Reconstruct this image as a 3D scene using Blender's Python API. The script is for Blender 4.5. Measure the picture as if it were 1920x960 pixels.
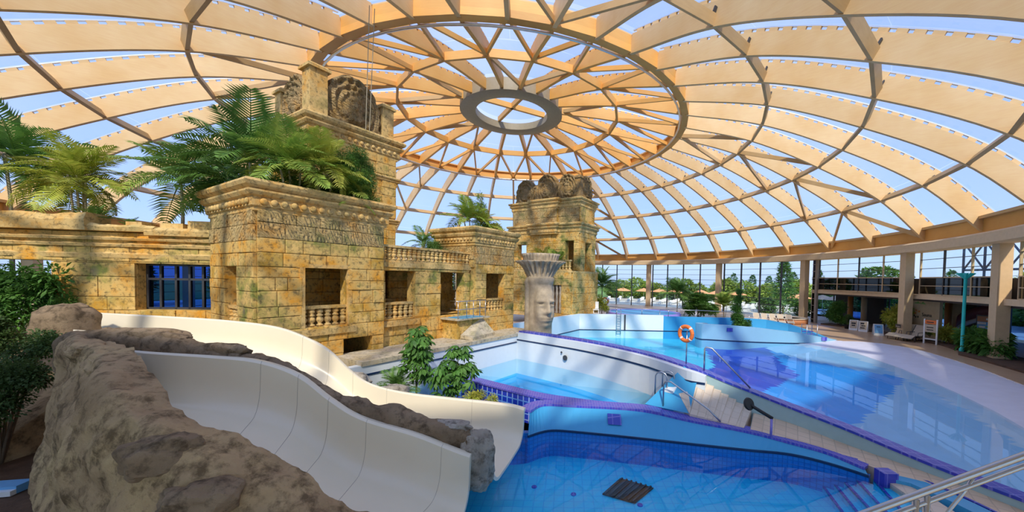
import bpy, math, random
from mathutils import Vector, Matrix, noise
PI = math.pi
rnd = random.Random(11)
scene = bpy.context.scene
for _o in list(bpy.data.objects): bpy.data.objects.remove(_o)
# ------------------------------------------------------------------ camera
EYE = 4.7
def cam_dir(x, y, z):
    c, s = math.cos(.0196), math.sin(.0196); x, z = c*x - s*z, s*x + c*z
    c, s = math.cos(-.0298), math.sin(-.0298); y, z = c*y - s*z, s*y + c*z
    return Vector((x, y, z))
cam_data = bpy.data.cameras.new('camera'); cam = bpy.data.objects.new('camera', cam_data)
scene.collection.objects.link(cam); scene.camera = cam
cam_data.sensor_width = 36; cam_data.sensor_fit = 'HORIZONTAL'
cam_data.lens = 683.0/1920*36
cam_data.shift_x = (960-1064.8)/1920; cam_data.shift_y = (542.9-480)/1920
cam_data.clip_start = .05; cam_data.clip_end = 900
_r, _u, _f = cam_dir(1, 0, 0), cam_dir(0, 0, 1), cam_dir(0, 1, 0)
cam.matrix_world = Matrix(((_r.x, _u.x, -_f.x, 0), (_r.y, _u.y, -_f.y, 0), (_r.z, _u.z, -_f.z, EYE), (0, 0, 0, 1)))
# ------------------------------------------------------------------ world, sun, exposure
SUN_AZ = Vector((.06, -.98, .0)).normalized(); SUN_EL = math.radians(43)
world = bpy.data.worlds.new('sky'); scene.world = world; world.use_nodes = True
wn = world.node_tree; wn.nodes.clear()
w_out = wn.nodes.new('ShaderNodeOutputWorld'); w_bg = wn.nodes.new('ShaderNodeBackground')
w_sky = wn.nodes.new('ShaderNodeTexSky'); w_sky.sky_type = 'NISHITA'; w_sky.sun_disc = False
w_sky.sun_elevation = SUN_EL; w_sky.sun_rotation = math.atan2(SUN_AZ.x, SUN_AZ.y)
w_sky.air_density = 1.0; w_sky.dust_density = .8; w_sky.ozone_density = 3.0
w_tc = wn.nodes.new('ShaderNodeTexCoord'); w_no = wn.nodes.new('ShaderNodeTexNoise'); w_no.inputs['Scale'].default_value = 2.1; w_no.inputs['Detail'].default_value = 6
w_ra = wn.nodes.new('ShaderNodeMapRange'); w_ra.inputs[1].default_value = .45; w_ra.inputs[2].default_value = .8; w_ra.inputs[3].default_value = 0; w_ra.inputs[4].default_value = .55
w_mx = wn.nodes.new('ShaderNodeMix'); w_mx.data_type = 'RGBA'; w_mx.inputs['B'].default_value = (2.9, 3.2, 3.9, 1)
w_bl = wn.nodes.new('ShaderNodeMix'); w_bl.data_type = 'RGBA'; w_bl.inputs['Factor'].default_value = .85; w_bl.inputs['B'].default_value = (1.52, 2.0, 3.4, 1)
wn.links.new(w_tc.outputs['Generated'], w_no.inputs['Vector']); wn.links.new(w_no.outputs['Fac'], w_ra.inputs[0])
wn.links.new(w_ra.outputs[0], w_mx.inputs['Factor']); wn.links.new(w_sky.outputs[0], w_bl.inputs['A']); wn.links.new(w_bl.outputs['Result'], w_mx.inputs['A'])
wn.links.new(w_mx.outputs['Result'], w_bg.inputs['Color']); wn.links.new(w_bg.outputs[0], w_out.inputs['Surface'])
w_bg.inputs['Strength'].default_value = .23
sun_d = bpy.data.lights.new('sun', 'SUN'); sun_o = bpy.data.objects.new('sun', sun_d); scene.collection.objects.link(sun_o)
sun_d.energy = 2.9; sun_d.angle = math.radians(2.5); sun_d.color = (1, .86, .66)
_L = Vector((SUN_AZ.x*math.cos(SUN_EL), SUN_AZ.y*math.cos(SUN_EL), math.sin(SUN_EL)))
sun_o.rotation_euler = _L.to_track_quat('Z', 'Y').to_euler(); sun_o.location = (-10, -20, 40)
scene.view_settings.view_transform = 'Standard'; scene.view_settings.look = 'None'
scene.view_settings.gamma = 1; scene.view_settings.use_curve_mapping = False
scene.view_settings.exposure = .6
scene.cycles.transparent_max_bounces = 14; scene.cycles.max_bounces = 7; scene.cycles.diffuse_bounces = 4
scene.cycles.caustics_reflective = False; scene.cycles.caustics_refractive = False
# ------------------------------------------------------------------ materials
MAT = {}
class N:
    def __init__(self, name):
        self.m = bpy.data.materials.new(name); self.m.use_nodes = True
        self.t = self.m.node_tree; self.b = self.t.nodes['Principled BSDF']; self.out = self.t.nodes['Material Output']
    def n(self, kind, **kw):
        x = self.t.nodes.new(kind)
        for k, v in kw.items():
            if k.startswith('_'): setattr(x, k[1:], v)
            else: x.inputs[k.replace('__', ' ')].default_value = v
        return x
    def l(self, a, b): self.t.links.new(a, b)
    def pos(self, scale=(1, 1, 1)):
        g = self.n('ShaderNodeNewGeometry'); mp = self.n('ShaderNodeMapping'); mp.inputs['Scale'].default_value = scale
        self.l(g.outputs['Position'], mp.inputs['Vector']); return mp.outputs[0]
    def noise(self, scale, detail=4, rough=.6, vec=None):
        x = self.n('ShaderNodeTexNoise', Scale=scale, Detail=detail, Roughness=rough)
        self.l(vec if vec else self.pos(), x.inputs['Vector']); return x.outputs['Fac']
    def ramp(self, fac, stops):
        r = self.n('ShaderNodeValToRGB'); e = r.color_ramp.elements
        while len(e) < len(stops): e.new(.5)
        for i, (p, c) in enumerate(stops): e[i].position = p; e[i].color = (*c, 1)
        self.l(fac, r.inputs[0]); return r.outputs[0]
    def mix(self, fac, a, b, blend='MIX'):
        x = self.n('ShaderNodeMix', _data_type='RGBA', _blend_type=blend)
        for s, v in (('Factor', fac), ('A', a), ('B', b)):
            if isinstance(v, (int, float)): x.inputs[s].default_value = v
            elif isinstance(v, tuple): x.inputs[s].default_value = (*v, 1)
            else: self.l(v, x.inputs[s])
        return x.outputs['Result']
    def bump(self, h, strength=.4, dist=.05):
        b = self.n('ShaderNodeBump', Strength=strength, Distance=dist); self.l(h, b.inputs['Height']); self.l(b.outputs[0], self.b.inputs['Normal'])
    def col(self, c):
        if isinstance(c, tuple): self.b.inputs['Base Color'].default_value = (*c, 1)
        else: self.l(c, self.b.inputs['Base Color'])
    def set(self, rough=.6, metal=0, spec=None):
        self.b.inputs['Roughness'].default_value = rough; self.b.inputs['Metallic'].default_value = metal
        if spec is not None: self.b.inputs['Specular IOR Level'].default_value = spec
    def done(self, key): MAT[key] = self.m; return self.m

def plain(key, c, rough=.6, metal=0, var=.06, scale=4, bump=0):
    q = N(key); d = tuple(max(0, k*(1-var)) for k in c); e = tuple(min(1, k*(1+var)) for k in c)
    q.col(q.ramp(q.noise(scale), [(.3, d), (.7, e)])); q.set(rough, metal)
    if bump: q.bump(q.noise(scale*6), bump, .02)
    return q.done(key)
def wood(key, c1, c2, rnd_amt=.25):
    q = N(key); v = q.pos((1, 1, 9)); a = q.noise(1.6, 5, .65, v); b = q.noise(.35, 3)
    c = q.mix(q.ramp(b, [(.35, (0, 0, 0)), (.7, (1, 1, 1))]), c1, c2)
    c = q.mix(.35, c, q.ramp(a, [(.3, (.42, .42, .42)), (.7, (.62, .62, .62))]), 'OVERLAY')
    oi = q.n('ShaderNodeObjectInfo'); hs = q.n('ShaderNodeHueSaturation'); mr = q.n('ShaderNodeMapRange')
    mr.inputs[3].default_value = 1-rnd_amt/2; mr.inputs[4].default_value = 1+rnd_amt/2
    q.l(oi.outputs['Random'], mr.inputs[0]); q.l(mr.outputs[0], hs.inputs['Value']); q.l(c, hs.inputs['Color'])
    q.col(hs.outputs[0]); q.set(.55); q.bump(a, .12, .01); return q.done(key)
def stone(key, ochre, orange, moss, grey, carved=False, sc=1.0):
    q = N(key); a = q.noise(.55*sc, 5, .6); b = q.noise(1.5*sc, 6, .65); c = q.noise(7*sc, 6, .7)
    base = q.ramp(a, [(.29, grey), (.39, moss), (.46, ochre), (.56, orange), (.70, ochre)])
    base = q.mix(q.ramp(b, [(.40, (0, 0, 0)), (.62, (1, 1, 1))]), base, ochre)
    oi = q.n('ShaderNodeObjectInfo')
    base = q.mix(q.ramp(oi.outputs['Random'], [(0, (.0, .0, .0)), (.6, (.05,)*3), (.8, (.38,)*3), (1, (.4,)*3)]), base, q.mix(q.ramp(b, [(.45, (0, 0, 0)), (.6, (1, 1, 1))]), moss, tuple(min(1, k*1.35) for k in ochre)))
    base = q.mix(q.ramp(c, [(.33, (.75,)*3), (.5, (0, 0, 0))]), base, tuple(k*.38 for k in grey))
    q.col(base); q.set(.85, spec=.2)
    if carved:
        w = q.n('ShaderNodeTexWave', _wave_type='RINGS', Scale=3.2, Distortion=9, Detail=2); q.l(q.pos(), w.inputs['Vector'])
        h = q.mix(.35, w.outputs['Fac'], c); q.bump(h, .9, .06)
    else: q.bump(q.mix(.5, b, c), .55, .05)
    return q.done(key)
def leaf(key, c1, c2):
    q = N(key); oi = q.n('ShaderNodeObjectInfo')
    c = q.mix(q.ramp(q.noise(2.5, 3), [(.35, (0, 0, 0)), (.65, (1, 1, 1))]), c1, c2)
    hs = q.n('ShaderNodeHueSaturation'); mr = q.n('ShaderNodeMapRange'); mr.inputs[3].default_value = .75; mr.inputs[4].default_value = 1.25
    q.l(oi.outputs['Random'], mr.inputs[0]); q.l(mr.outputs[0], hs.inputs['Value']); q.l(c, hs.inputs['Color'])
    q.col(hs.outputs[0]); q.set(.5, spec=.3)
    tr = q.n('ShaderNodeBsdfTranslucent'); q.l(hs.outputs[0], tr.inputs['Color']); ms = q.n('ShaderNodeMixShader', Fac=.3)
    q.l(q.b.outputs[0], ms.inputs[1]); q.l(tr.outputs[0], ms.inputs[2]); q.l(ms.outputs[0], q.out.inputs['Surface']); return q.done(key)
def sheet(key, tint, ior, rough=.0, bump=0, bscale=1.5, fmax=1.0, base=0.0):
    """thin clear sheet: tinted transmission with a fresnel reflection"""
    q = N(key); q.t.nodes.remove(q.b)
    tr = q.n('ShaderNodeBsdfTransparent'); tr.inputs['Color'].default_value = (*tint, 1)
    gl = q.n('ShaderNodeBsdfGlossy', Roughness=rough); fr = q.n('ShaderNodeFresnel', IOR=ior); ms = q.n('ShaderNodeMixShader')
    mr = q.n('ShaderNodeMapRange'); mr.inputs[3].default_value = base; mr.inputs[4].default_value = fmax; q.l(fr.outputs[0], mr.inputs[0])
    if bump:
        b = q.n('ShaderNodeBump', Strength=bump, Distance=.02); q.l(q.noise(bscale, 3), b.inputs['Height'])
        q.l(b.outputs[0], gl.inputs['Normal']); q.l(b.outputs[0], fr.inputs['Normal'])
    ge = q.n('ShaderNodeNewGeometry'); sb = q.n('ShaderNodeMath', _operation='SUBTRACT'); sb.inputs[0].default_value = 1; q.l(ge.outputs['Backfacing'], sb.inputs[1])
    ml = q.n('ShaderNodeMath', _operation='MULTIPLY'); q.l(mr.outputs[0], ml.inputs[0]); q.l(sb.outputs[0], ml.inputs[1])
    q.l(ml.outputs[0], ms.inputs[0]); q.l(tr.outputs[0], ms.inputs[1]); q.l(gl.outputs[0], ms.inputs[2]); q.l(ms.outputs[0], q.out.inputs['Surface'])
    return q.done(key)
def tile(key, c1, c2, grout, size, msize=.06, rough=.25, axes='xy', rot=0):
    q = N(key); g = q.n('ShaderNodeNewGeometry'); mp = q.n('ShaderNodeMapping'); mp.inputs['Rotation'].default_value = (0, 0, rot)
    q.l(g.outputs['Position'], mp.inputs['Vector']); vec = mp.outputs[0]
    if axes == 'wall':
        sp = q.n('ShaderNodeSeparateXYZ'); q.l(vec, sp.inputs[0]); cb = q.n('ShaderNodeCombineXYZ'); q.l(sp.outputs[0], cb.inputs[0]); q.l(sp.outputs[2], cb.inputs[1]); vec = cb.outputs[0]
    br = q.n('ShaderNodeTexBrick', _offset=0.0, Scale=1.0, Mortar__Size=size*msize, Brick__Width=size, Row__Height=size, Bias=0.0, Mortar__Smooth=.1)
    br.inputs['Color1'].default_value = (*c1, 1); br.inputs['Color2'].default_value = (*c2, 1); br.inputs['Mortar'].default_value = (*grout, 1)
    q.l(vec, br.inputs['Vector']); q.col(br.outputs['Color']); q.set(rough); return q.done(key)
wood('wood', (.76, .53, .27), (.68, .42, .17)); wood('wood_inner', (.80, .43, .12), (.72, .35, .08)); wood('wood_dark', (.60, .40, .19), (.52, .32, .13))
plain('hub_metal', (.36, .30, .20), .5); plain('steel', (.50, .51, .53), .3, 1.0); plain('dark_metal', (.05, .05, .055), .45); plain('rail_steel', (.75, .75, .75), .3, .8)
stone('stone', (.68, .45, .15), (.76, .33, .03), (.21, .23, .05), (.17, .14, .09)); stone('stone_carved', (.52, .37, .16), (.55, .28, .07), (.24, .22, .08), (.20, .17, .11), True)
stone('stone_cornice', (.68, .47, .19), (.68, .34, .07), (.38, .29, .10), (.26, .19, .10)); plain('stone_grey', (.46, .37, .26), .85, var=.3, scale=3, bump=.3)
stone('stone_crown', (.36, .25, .12), (.48, .27, .08), (.20, .16, .07), (.16, .12, .08), True, 1.6)
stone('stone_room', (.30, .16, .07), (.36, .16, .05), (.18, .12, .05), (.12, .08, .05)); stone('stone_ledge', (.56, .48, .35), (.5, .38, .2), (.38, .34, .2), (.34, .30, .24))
plain('stone_face', (.42, .335, .225), .85, var=.28, scale=2.2, bump=.25)
def rockmat(key, a, b, c, sc=1.0):
    q = N(key); n1 = q.noise(.8*sc, 6, .65); n2 = q.noise(4*sc, 8, .7); n3 = q.noise(18*sc, 4, .7)
    k = q.ramp(n1, [(.3, a), (.5, b), (.7, c)]); k = q.mix(q.ramp(n2, [(.36, (.8,)*3), (.52, (0,)*3)]), k, tuple(x*.35 for x in a))
    q.col(k); q.set(.9, spec=.15); q.bump(q.mix(.5, n2, n3), .7, .06); return q.done(key)
rockmat('rock', (.27, .175, .09), (.43, .295, .16), (.56, .40, .20)); rockmat('rock_pale', (.30, .25, .19), (.42, .37, .30), (.55, .50, .44), 1.6); rockmat('rock_brown', (.20, .14, .085), (.29, .205, .125), (.36, .27, .17), 1.2)
plain('slide', (.80, .71, .53), .28, var=.03, scale=.7); plain('soil', (.10, .055, .03), .95, var=.3, bump=.5)
plain('pool_white', (.80, .84, .84), .35, var=.02); plain('pool_pale', (.26, .50, .66), .35, var=.03, scale=1); plain('pool_wall', (.05, .35, .62), .35, var=.03, scale=1)
plain('pool_greygreen', (.36, .50, .50), .4, var=.04); plain('black_line', (.01, .03, .09), .3)
tile('mosaic', (.14, .09, .48), (.06, .07, .48), (.16, .15, .52), .09, .12); tile('coping_blue', (.03, .06, .42), (.06, .05, .44), (.16, .16, .55), .25, .05)
tile('grid_tile', (.02, .04, .45), (.03, .06, .5), (.35, .45, .8), .22, .10, axes='wall')
tile('front_floor', (.03, .58, .87), (.03, .61, .89), (.02, .48, .83), .25, .06); tile('front_wall', (.015, .20, .62), (.015, .23, .66), (.01, .15, .5), .12, .10, axes='wall')
tile('walk', (.66, .48, .32), (.74, .56, .39), (.56, .42, .29), .30, .05, .5, rot=.55); tile('deck', (.50, .33, .20), (.55, .37, .23), (.44, .30, .19), .6, .03, .35)
tile('step_tile', (.68, .55, .42), (.72, .59, .46), (.60, .48, .36), .30, .04, .5, rot=.55)
for k, c in (('floor_cyan', (.08, .64, .86)), ('floor_navy', (.02, .06, .52)), ('floor_azure', (.02, .33, .82)), ('floor_pale', (.40, .58, .80)), ('floor_beach', (.70, .70, .80)), ('mid_floor', (.01, .44, .84)), ('mid_deep', (.03, .34, .72))):
    plain(k, c, .4, var=.05, scale=1.2)
sheet('water', (.88, .97, 1.0), 1.33, .0, .06, .8, fmax=.6); sheet('roof_glass', (.90, .94, 1.0), 1.3, .03, fmax=.5); sheet('glass', (.90, .95, .95), 1.45, .0, fmax=.7); sheet('blue_glass', (.12, .28, .62), 1.45, .05, fmax=.7)
sheet('blue_tint', (.35, .55, .85), 1.45, .02, fmax=.7); sheet('smoke_glass', (.10, .10, .12), 1.5, .02, fmax=1.0)
plain('column_paint', (.62, .45, .26), .7, var=.05); plain('beam_paint', (.68, .51, .31), .7, var=.05); plain('white_paint', (.8, .8, .78), .5); plain('black', (.015, .015, .015), .5); plain('terracotta', (.52, .22, .10), .6)
plain('orange_ring', (.85, .20, .04), .5, var=.05); plain('teal', (.02, .55, .50), .4); plain('orange_wood', (.55, .22, .05), .5); plain('sling', (.55, .45, .33), .8); plain('canvas_orange', (.85, .38, .18), .8); plain('logo_wall', (.56, .45, .28), .8)
plain('maroon', (.25, .07, .07), .5); plain('red', (.6, .08, .05), .5); plain('print_blue', (.15, .4, .7), .5); plain('grass', (.16, .28, .06), .95, var=.3); plain('paving_out', (.62, .60, .55), .8); plain('bark', (.22, .15, .09), .9, var=.3, bump=.5)
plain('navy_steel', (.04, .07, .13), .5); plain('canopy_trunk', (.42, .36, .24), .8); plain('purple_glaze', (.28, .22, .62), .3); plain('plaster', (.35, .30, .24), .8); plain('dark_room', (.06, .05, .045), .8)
leaf('palm_leaf', (.20, .34, .05), (.38, .45, .08)); leaf('palm_dark', (.09, .21, .04), (.17, .30, .06)); leaf('bush_leaf', (.06, .17, .03), (.13, .28, .05)); leaf('ivy_leaf', (.05, .10, .025), (.10, .16, .04)); leaf('tree_leaf', (.28, .42, .08), (.42, .50, .12)); leaf('yellow_leaf', (.34, .42, .05), (.48, .46, .08)); leaf('fir_leaf', (.16, .40, .10), (.26, .50, .14))
# ------------------------------------------------------------------ mesh and object helpers
COL = scene.collection
def obj(name, me, mat=None, parent=None, world=True):
    o = bpy.data.objects.new(name, me); COL.objects.link(o)
    if mat is not None and me is not None and not me.materials: me.materials.append(MAT[mat])
    if parent is not None:
        o.parent = parent
        if world: o.matrix_parent_inverse = parent.matrix_basis.inverted() if parent.type == 'EMPTY' else Matrix()
    return o
def tag(o, label, cat, group=None):
    o['label'] = label; o['category'] = cat
    if group: o['group'] = group
    return o
def thing(name, label, cat, loc=(0, 0, 0), group=None):
    o = bpy.data.objects.new(name, None); COL.objects.link(o); o.location = loc; o.empty_display_size = .2
    return tag(o, label, cat, group)
def struct(o): o['kind'] = 'structure'; return o
def sempty(name, loc=(0, 0, 0)):
    o = bpy.data.objects.new(name, None); COL.objects.link(o); o.location = loc; o.empty_display_size = .2; return struct(o)
def V(*a): return Vector(a)
Z3 = Vector((0, 0, 1))
class MB:
    def __init__(s): s.v, s.f = [], []
    def obox(s, o, a, b, c):
        o, a, b, c = Vector(o), Vector(a), Vector(b), Vector(c); i = len(s.v)
        s.v += [o, o+a, o+a+b, o+b, o+c, o+a+c, o+a+b+c, o+b+c]
        fs = [(0, 3, 2, 1), (4, 5, 6, 7), (0, 1, 5, 4), (1, 2, 6, 5), (2, 3, 7, 6), (3, 0, 4, 7)]
        if a.cross(b).dot(c) < 0: fs = [t[::-1] for t in fs]
        s.f += [tuple(i+k for k in t) for t in fs]; return s
    def box(s, c, d): return s.obox((c[0]-d[0]/2, c[1]-d[1]/2, c[2]-d[2]/2), (d[0], 0, 0), (0, d[1], 0), (0, 0, d[2]))
    def bar(s, p, q, w, h, up=(0, 0, 1), drop=.5):
        p, q = Vector(p), Vector(q); d = q-p; sd = d.cross(Vector(up))
        if sd.length < 1e-6: sd = Vector((1, 0, 0))
        sd.normalize(); u = sd.cross(d).normalized()
        return s.obox(p - sd*w/2 - u*h*drop, d, sd*w, u*h)
    def tube(s, pts, r, n=8, cap=True):
        pts = [Vector(p) for p in pts]; i0 = len(s.v); prev = None
        for k, p in enumerate(pts):
            t = (pts[min(k+1, len(pts)-1)] - pts[max(k-1, 0)]).normalized()
            if prev is None: a = t.orthogonal().normalized()
            else: a = (prev - t*prev.dot(t)).normalized()
            prev = a; b = t.cross(a); rr = r[k] if isinstance(r, (list, tuple)) else r
            for j in range(n): an = 2*PI*j/n; s.v.append(p + (a*math.cos(an)+b*math.sin(an))*rr)
        for k in range(len(pts)-1):
            for j in range(n):
                a, b = i0+k*n+j, i0+k*n+(j+1) % n; s.f.append((a, b, b+n, a+n))
        if cap: s.f.append(tuple(i0+j for j in reversed(range(n)))); s.f.append(tuple(i0+(len(pts)-1)*n+j for j in range(n)))
        return s
    def lathe(s, prof, n=16, c=(0, 0, 0), rfun=None):
        i0 = len(s.v); c = Vector(c)
        for k, (r, z) in enumerate(prof):
            for j in range(n):
                an = 2*PI*j/n; rr = r if rfun is None else r + rfun(an, z, r); s.v.append(c + Vector((rr*math.cos(an), rr*math.sin(an), z)))
        for k in range(len(prof)-1):
            for j in range(n):
                a, b = i0+k*n+j, i0+k*n+(j+1) % n; s.f.append((a, b, b+n, a+n))
        s.f.append(tuple(i0+j for j in reversed(range(n)))); s.f.append(tuple(i0+(len(prof)-1)*n+j for j in range(n))); return s
    def rings(s, rings, close=False, caps=True):
        """quads between successive equal-length point loops"""
        i0 = len(s.v); n = len(rings[0])
        for rg in rings: s.v += [Vector(p) for p in rg]
        for k in range(len(rings)-1):
            for j in range(n if close else n-1):
                a, b = i0+k*n+j, i0+k*n+(j+1) % n; s.f.append((a, b, b+n, a+n))
        if close and caps: s.f.append(tuple(i0+j for j in reversed(range(n)))); s.f.append(tuple(i0+(len(rings)-1)*n+j for j in range(n)))
        return s
    def prism(s, poly, d):
        """planar polygon (3d points) extruded by vector d"""
        i = len(s.v); n = len(poly); d = Vector(d); poly = [Vector(p) for p in poly]; s.v += poly + [p+d for p in poly]
        nn = Vector()
        for k in range(n): nn += (poly[k]-poly[0]).cross(poly[(k+1) % n]-poly[0])
        A, B = tuple(i+k for k in range(n)), tuple(i+n+k for k in range(n))
        if nn.dot(d) > 0: s.f += [A[::-1], B] + [(i+k, i+(k+1) % n, i+n+(k+1) % n, i+n+k) for k in range(n)]
        else: s.f += [A, B[::-1]] + [(i+k, i+n+k, i+n+(k+1) % n, i+(k+1) % n) for k in range(n)]
        return s
    def quad(s, *p): i = len(s.v); s.v += [Vector(q) for q in p]; s.f.append(tuple(range(i, i+len(p)))); return s
    def mesh(s, name, smooth=False):
        me = bpy.data.meshes.new(name); me.from_pydata([tuple(v) for v in s.v], [], s.f); me.update()
        if smooth:
            me.polygons.foreach_set('use_smooth', [True]*len(me.polygons))
            if smooth == 2:
                try: me.set_sharp_from_angle(angle=math.radians(42))
                except Exception: pass
        return me
    def build(s, name, mat, parent=None, smooth=False, world=True): return obj(name, s.mesh(name, smooth), mat, parent, world)
def copy_tree(o, parent=None, name=None):
    c = o.copy(); COL.objects.link(c)
    if parent is not None: c.parent = parent; c.matrix_parent_inverse = o.matrix_parent_inverse.copy()
    for ch in o.children: copy_tree(ch, c)
    return c
def interp(pts, t):
    """piecewise smooth point on a polyline of tuples, t in 0..1"""
    n = len(pts)-1; x = max(0, min(.999999, t))*n; i = int(x); f = x-i
    p = [Vector(pts[max(0, min(n, i+k))]) for k in (-1, 0, 1, 2)]
    return .5*((2*p[1]) + (p[2]-p[0])*f + (2*p[0]-5*p[1]+4*p[2]-p[3])*f*f + (3*p[1]-p[0]-3*p[2]+p[3])*f**3)
def curve(pts, n): return [interp(pts, k/(n-1)) for k in range(n)]
def fbm(p, o=5):
    a, s, q = 0, .5, Vector(p)
    for _ in range(o): a += s*noise.noise(q); q = q*2.07; s *= .52
    return a
# ------------------------------------------------------------------ dome roof (the ceiling)
CX, CY = -5.9, 36.7
RIM = [(5.0, 20.96), (10.4, 20.30), (16.4, 18.77), (22.35, 17.23), (27.8, 14.72), (32.7, 11.72), (36.0, 8.44)]
def low(r):
    n = len(RIM)-1
    for i in range(n):
        if r <= RIM[i+1][0] or i == n-1: break
    def m(k):
        a, b = RIM[max(0, k-1)], RIM[min(n, k+1)]; return (b[1]-a[1])/(b[0]-a[0])
    (x0, y0), (x1, y1) = RIM[i], RIM[i+1]; h = x1-x0; t = (r-x0)/h
    return (2*t**3-3*t*t+1)*y0 + (t**3-2*t*t+t)*h*m(i) + (-2*t**3+3*t*t)*y1 + (t**3-t*t)*h*m(i+1)
def nrm(r):
    d = (low(r+.05)-low(r-.05))/.1; l = math.hypot(1, d); return (-d/l, 1/l)
def at(r, th, off=0, side=0):
    nx, nz = nrm(r); rr = r+nx*off; a = math.radians(th)
    return V(rr*math.cos(a) - side*math.sin(a), rr*math.sin(a) + side*math.cos(a), low(r)+nz*off)
TH0 = -1.0
dome = sempty('ceiling', (CX, CY, 0))
def rot_copy(me, name, mat, th, parent=dome):
    o = obj(name, me, mat, parent, False); o.rotation_euler = (0, 0, math.radians(th)); return o
def rib_mesh(r0, r1, n, depth, w, off=0.0):
    mb = MB(); rs = [r0+(r1-r0)*k/n for k in range(n+1)]
    mb.rings([[at(r, 0, off, -w/2), at(r, 0, off, w/2), at(r, 0, off+depth, w/2), at(r, 0, off+depth, -w/2)] for r in rs], True); return mb
me_rib = rib_mesh(16.55, 36.3, 30, 1.15, .24).mesh('rib', 2); me_bar = rib_mesh(16.5, 36.5, 24, .07, .12, 1.33).mesh('glazing_bar')
mb = MB(); r = 16.9
while r < 36:
    nx, nz = nrm(r); p = at(r, 0, 1.15, -.09); t = V(nz, 0, -nx); mb.obox(p, t*.42, V(0, .18, 0), V(nx, 0, nz)*.18); r += .62*(1 if r < 28 else .9)
me_spc = mb.mesh('spacer_strip')
me_prim = rib_mesh(4.9, 16.5, 14, .95, .26).mesh('rib', 2); me_pbar = rib_mesh(4.9, 16.5, 12, .07, .12, 1.1).mesh('glazing_bar')
mb = MB(); r = 5.6
while r < 16:
    nx, nz = nrm(r); p = at(r, 0, .95, -.09); t = V(nz, 0, -nx); mb.obox(p, t*.42, V(0, .18, 0), V(nx, 0, nz)*.15); r += .62
me_pspc = mb.mesh('spacer_strip')
RC = [22.35, 27.8, 32.7]
me_pur, me_brk = [], []
for r in RC:
    a, b = at(r, 0, .30), at(r, 9, .30); d = (b-a).normalized(); nx, nz = nrm(r); up = V(nx*math.cos(math.radians(4.5)), nx*math.sin(math.radians(4.5)), nz)
    me_pur.append(MB().bar(a+d*.1, b-d*.1, .2, .52, up).mesh('purlin'))
    k = MB().bar(b-d*.16+up*.22, b-d*.12+up*.55, .07, .30, d); k.bar(b-d*.30+up*.30, b-d*.12+up*.50, .05, .07, up); me_brk.append(k.mesh('bracket'))
ribs = {}
for k in range(40):
    th = TH0+9*k
    o = rot_copy(me_rib, 'rib', 'wood', th); ribs[k] = o
    for me, nm, mt in ((me_bar, 'glazing_bar', 'rail_steel'), (me_spc, 'spacer_strip', 'wood')):
        obj(nm, me, mt, o, False)
    for j in range(3):
        p = rot_copy(me_pur[j], 'purlin', 'wood_dark', th); obj('bracket', me_brk[j], 'dark_metal', p, False)
for k in range(20):
    o = rot_copy(me_prim, 'rib', 'wood_inner', TH0+18*k)
    obj('glazing_bar', me_pbar, 'rail_steel', o, False); obj('spacer_strip', me_pspc, 'wood_inner', o, False)
# inner purlin ring, struts to the ring beam, ring beam, braces
ri = 10.4; a, b = at(ri, 0, .25), at(ri, 18, .25); me_ip = MB().bar(a, b, .2, .6).mesh('purlin')
me_s1 = MB().bar(at(ri, 0, .22), at(16.35, 9, .3), .16, .32).mesh('strut'); me_s2 = MB().bar(at(ri, 0, .22), at(16.35, -9, .3), .16, .32).mesh('strut')
for k in range(20):
    th = TH0+18*k; rot_copy(me_ip, 'purlin', 'wood_inner', th); rot_copy(me_s1, 'strut', 'wood_inner', th); rot_copy(me_s2, 'strut', 'wood_inner', th)
def seg(r0, r1, z0, z1, n=2, span=9):
    mb = MB(); rr = []
    for k in range(n+1):
        a = math.radians(span*k/n); c, s = math.cos(a), math.sin(a); rr.append([(r0*c, r0*s, z0), (r1*c, r1*s, z0), (r1*c, r1*s, z1), (r0*c, r0*s, z1)])
    return mb.rings(rr, True)
zG = 18.77
me_g1 = seg(16.2, 16.75, zG, zG+.42, 1).mesh('ring_beam'); me_g2 = seg(16.45, 16.75, zG+.42, zG+1.0, 1).mesh('ring_board'); me_g3 = seg(16.2, 16.7, zG+.98, zG+1.12, 1).mesh('ring_cap')
me_eb = seg(36.0, 36.25, 8.25, 9.35, 1).mesh('eave_board'); me_ep = seg(35.75, 36.25, 9.3, 9.5, 1).mesh('eave_plate')
for k in range(40):
    th = TH0+9*k; rot_copy(me_g1, 'ring_beam', 'wood_inner', th); rot_copy(me_g2, 'ring_board', 'wood_inner', th); rot_copy(me_g3, 'ring_cap', 'wood', th)
    rot_copy(me_eb, 'eave_board', 'wood_inner', th); rot_copy(me_ep, 'eave_plate', 'wood_dark', th)
mb = MB(); mb.tube([(16.02*math.cos(2*PI*k/80), 16.02*math.sin(2*PI*k/80), zG-.05) for k in range(81)], .085, 6, False); mb.build('rail_ring', 'rail_steel', dome, True, False)
def brace(r0, r1, dth): return MB().bar(at(r0, 0, .3), at(r1, dth, .3), .17, .34).mesh('brace')
RR = [16.6, 22.35, 27.8, 32.7, 36.0]
for s in (-1, 1):
    ms = [brace(RR[j], RR[j+1], 9*s) for j in range(4)] + [brace(5.0, 10.4, 18*s)]
    for q in range(5):
        for j, me in enumerate(ms):
            if not (q == 3 and j in (1, 2)): rot_copy(me, 'brace', 'wood_dark', TH0+72*q)
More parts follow.
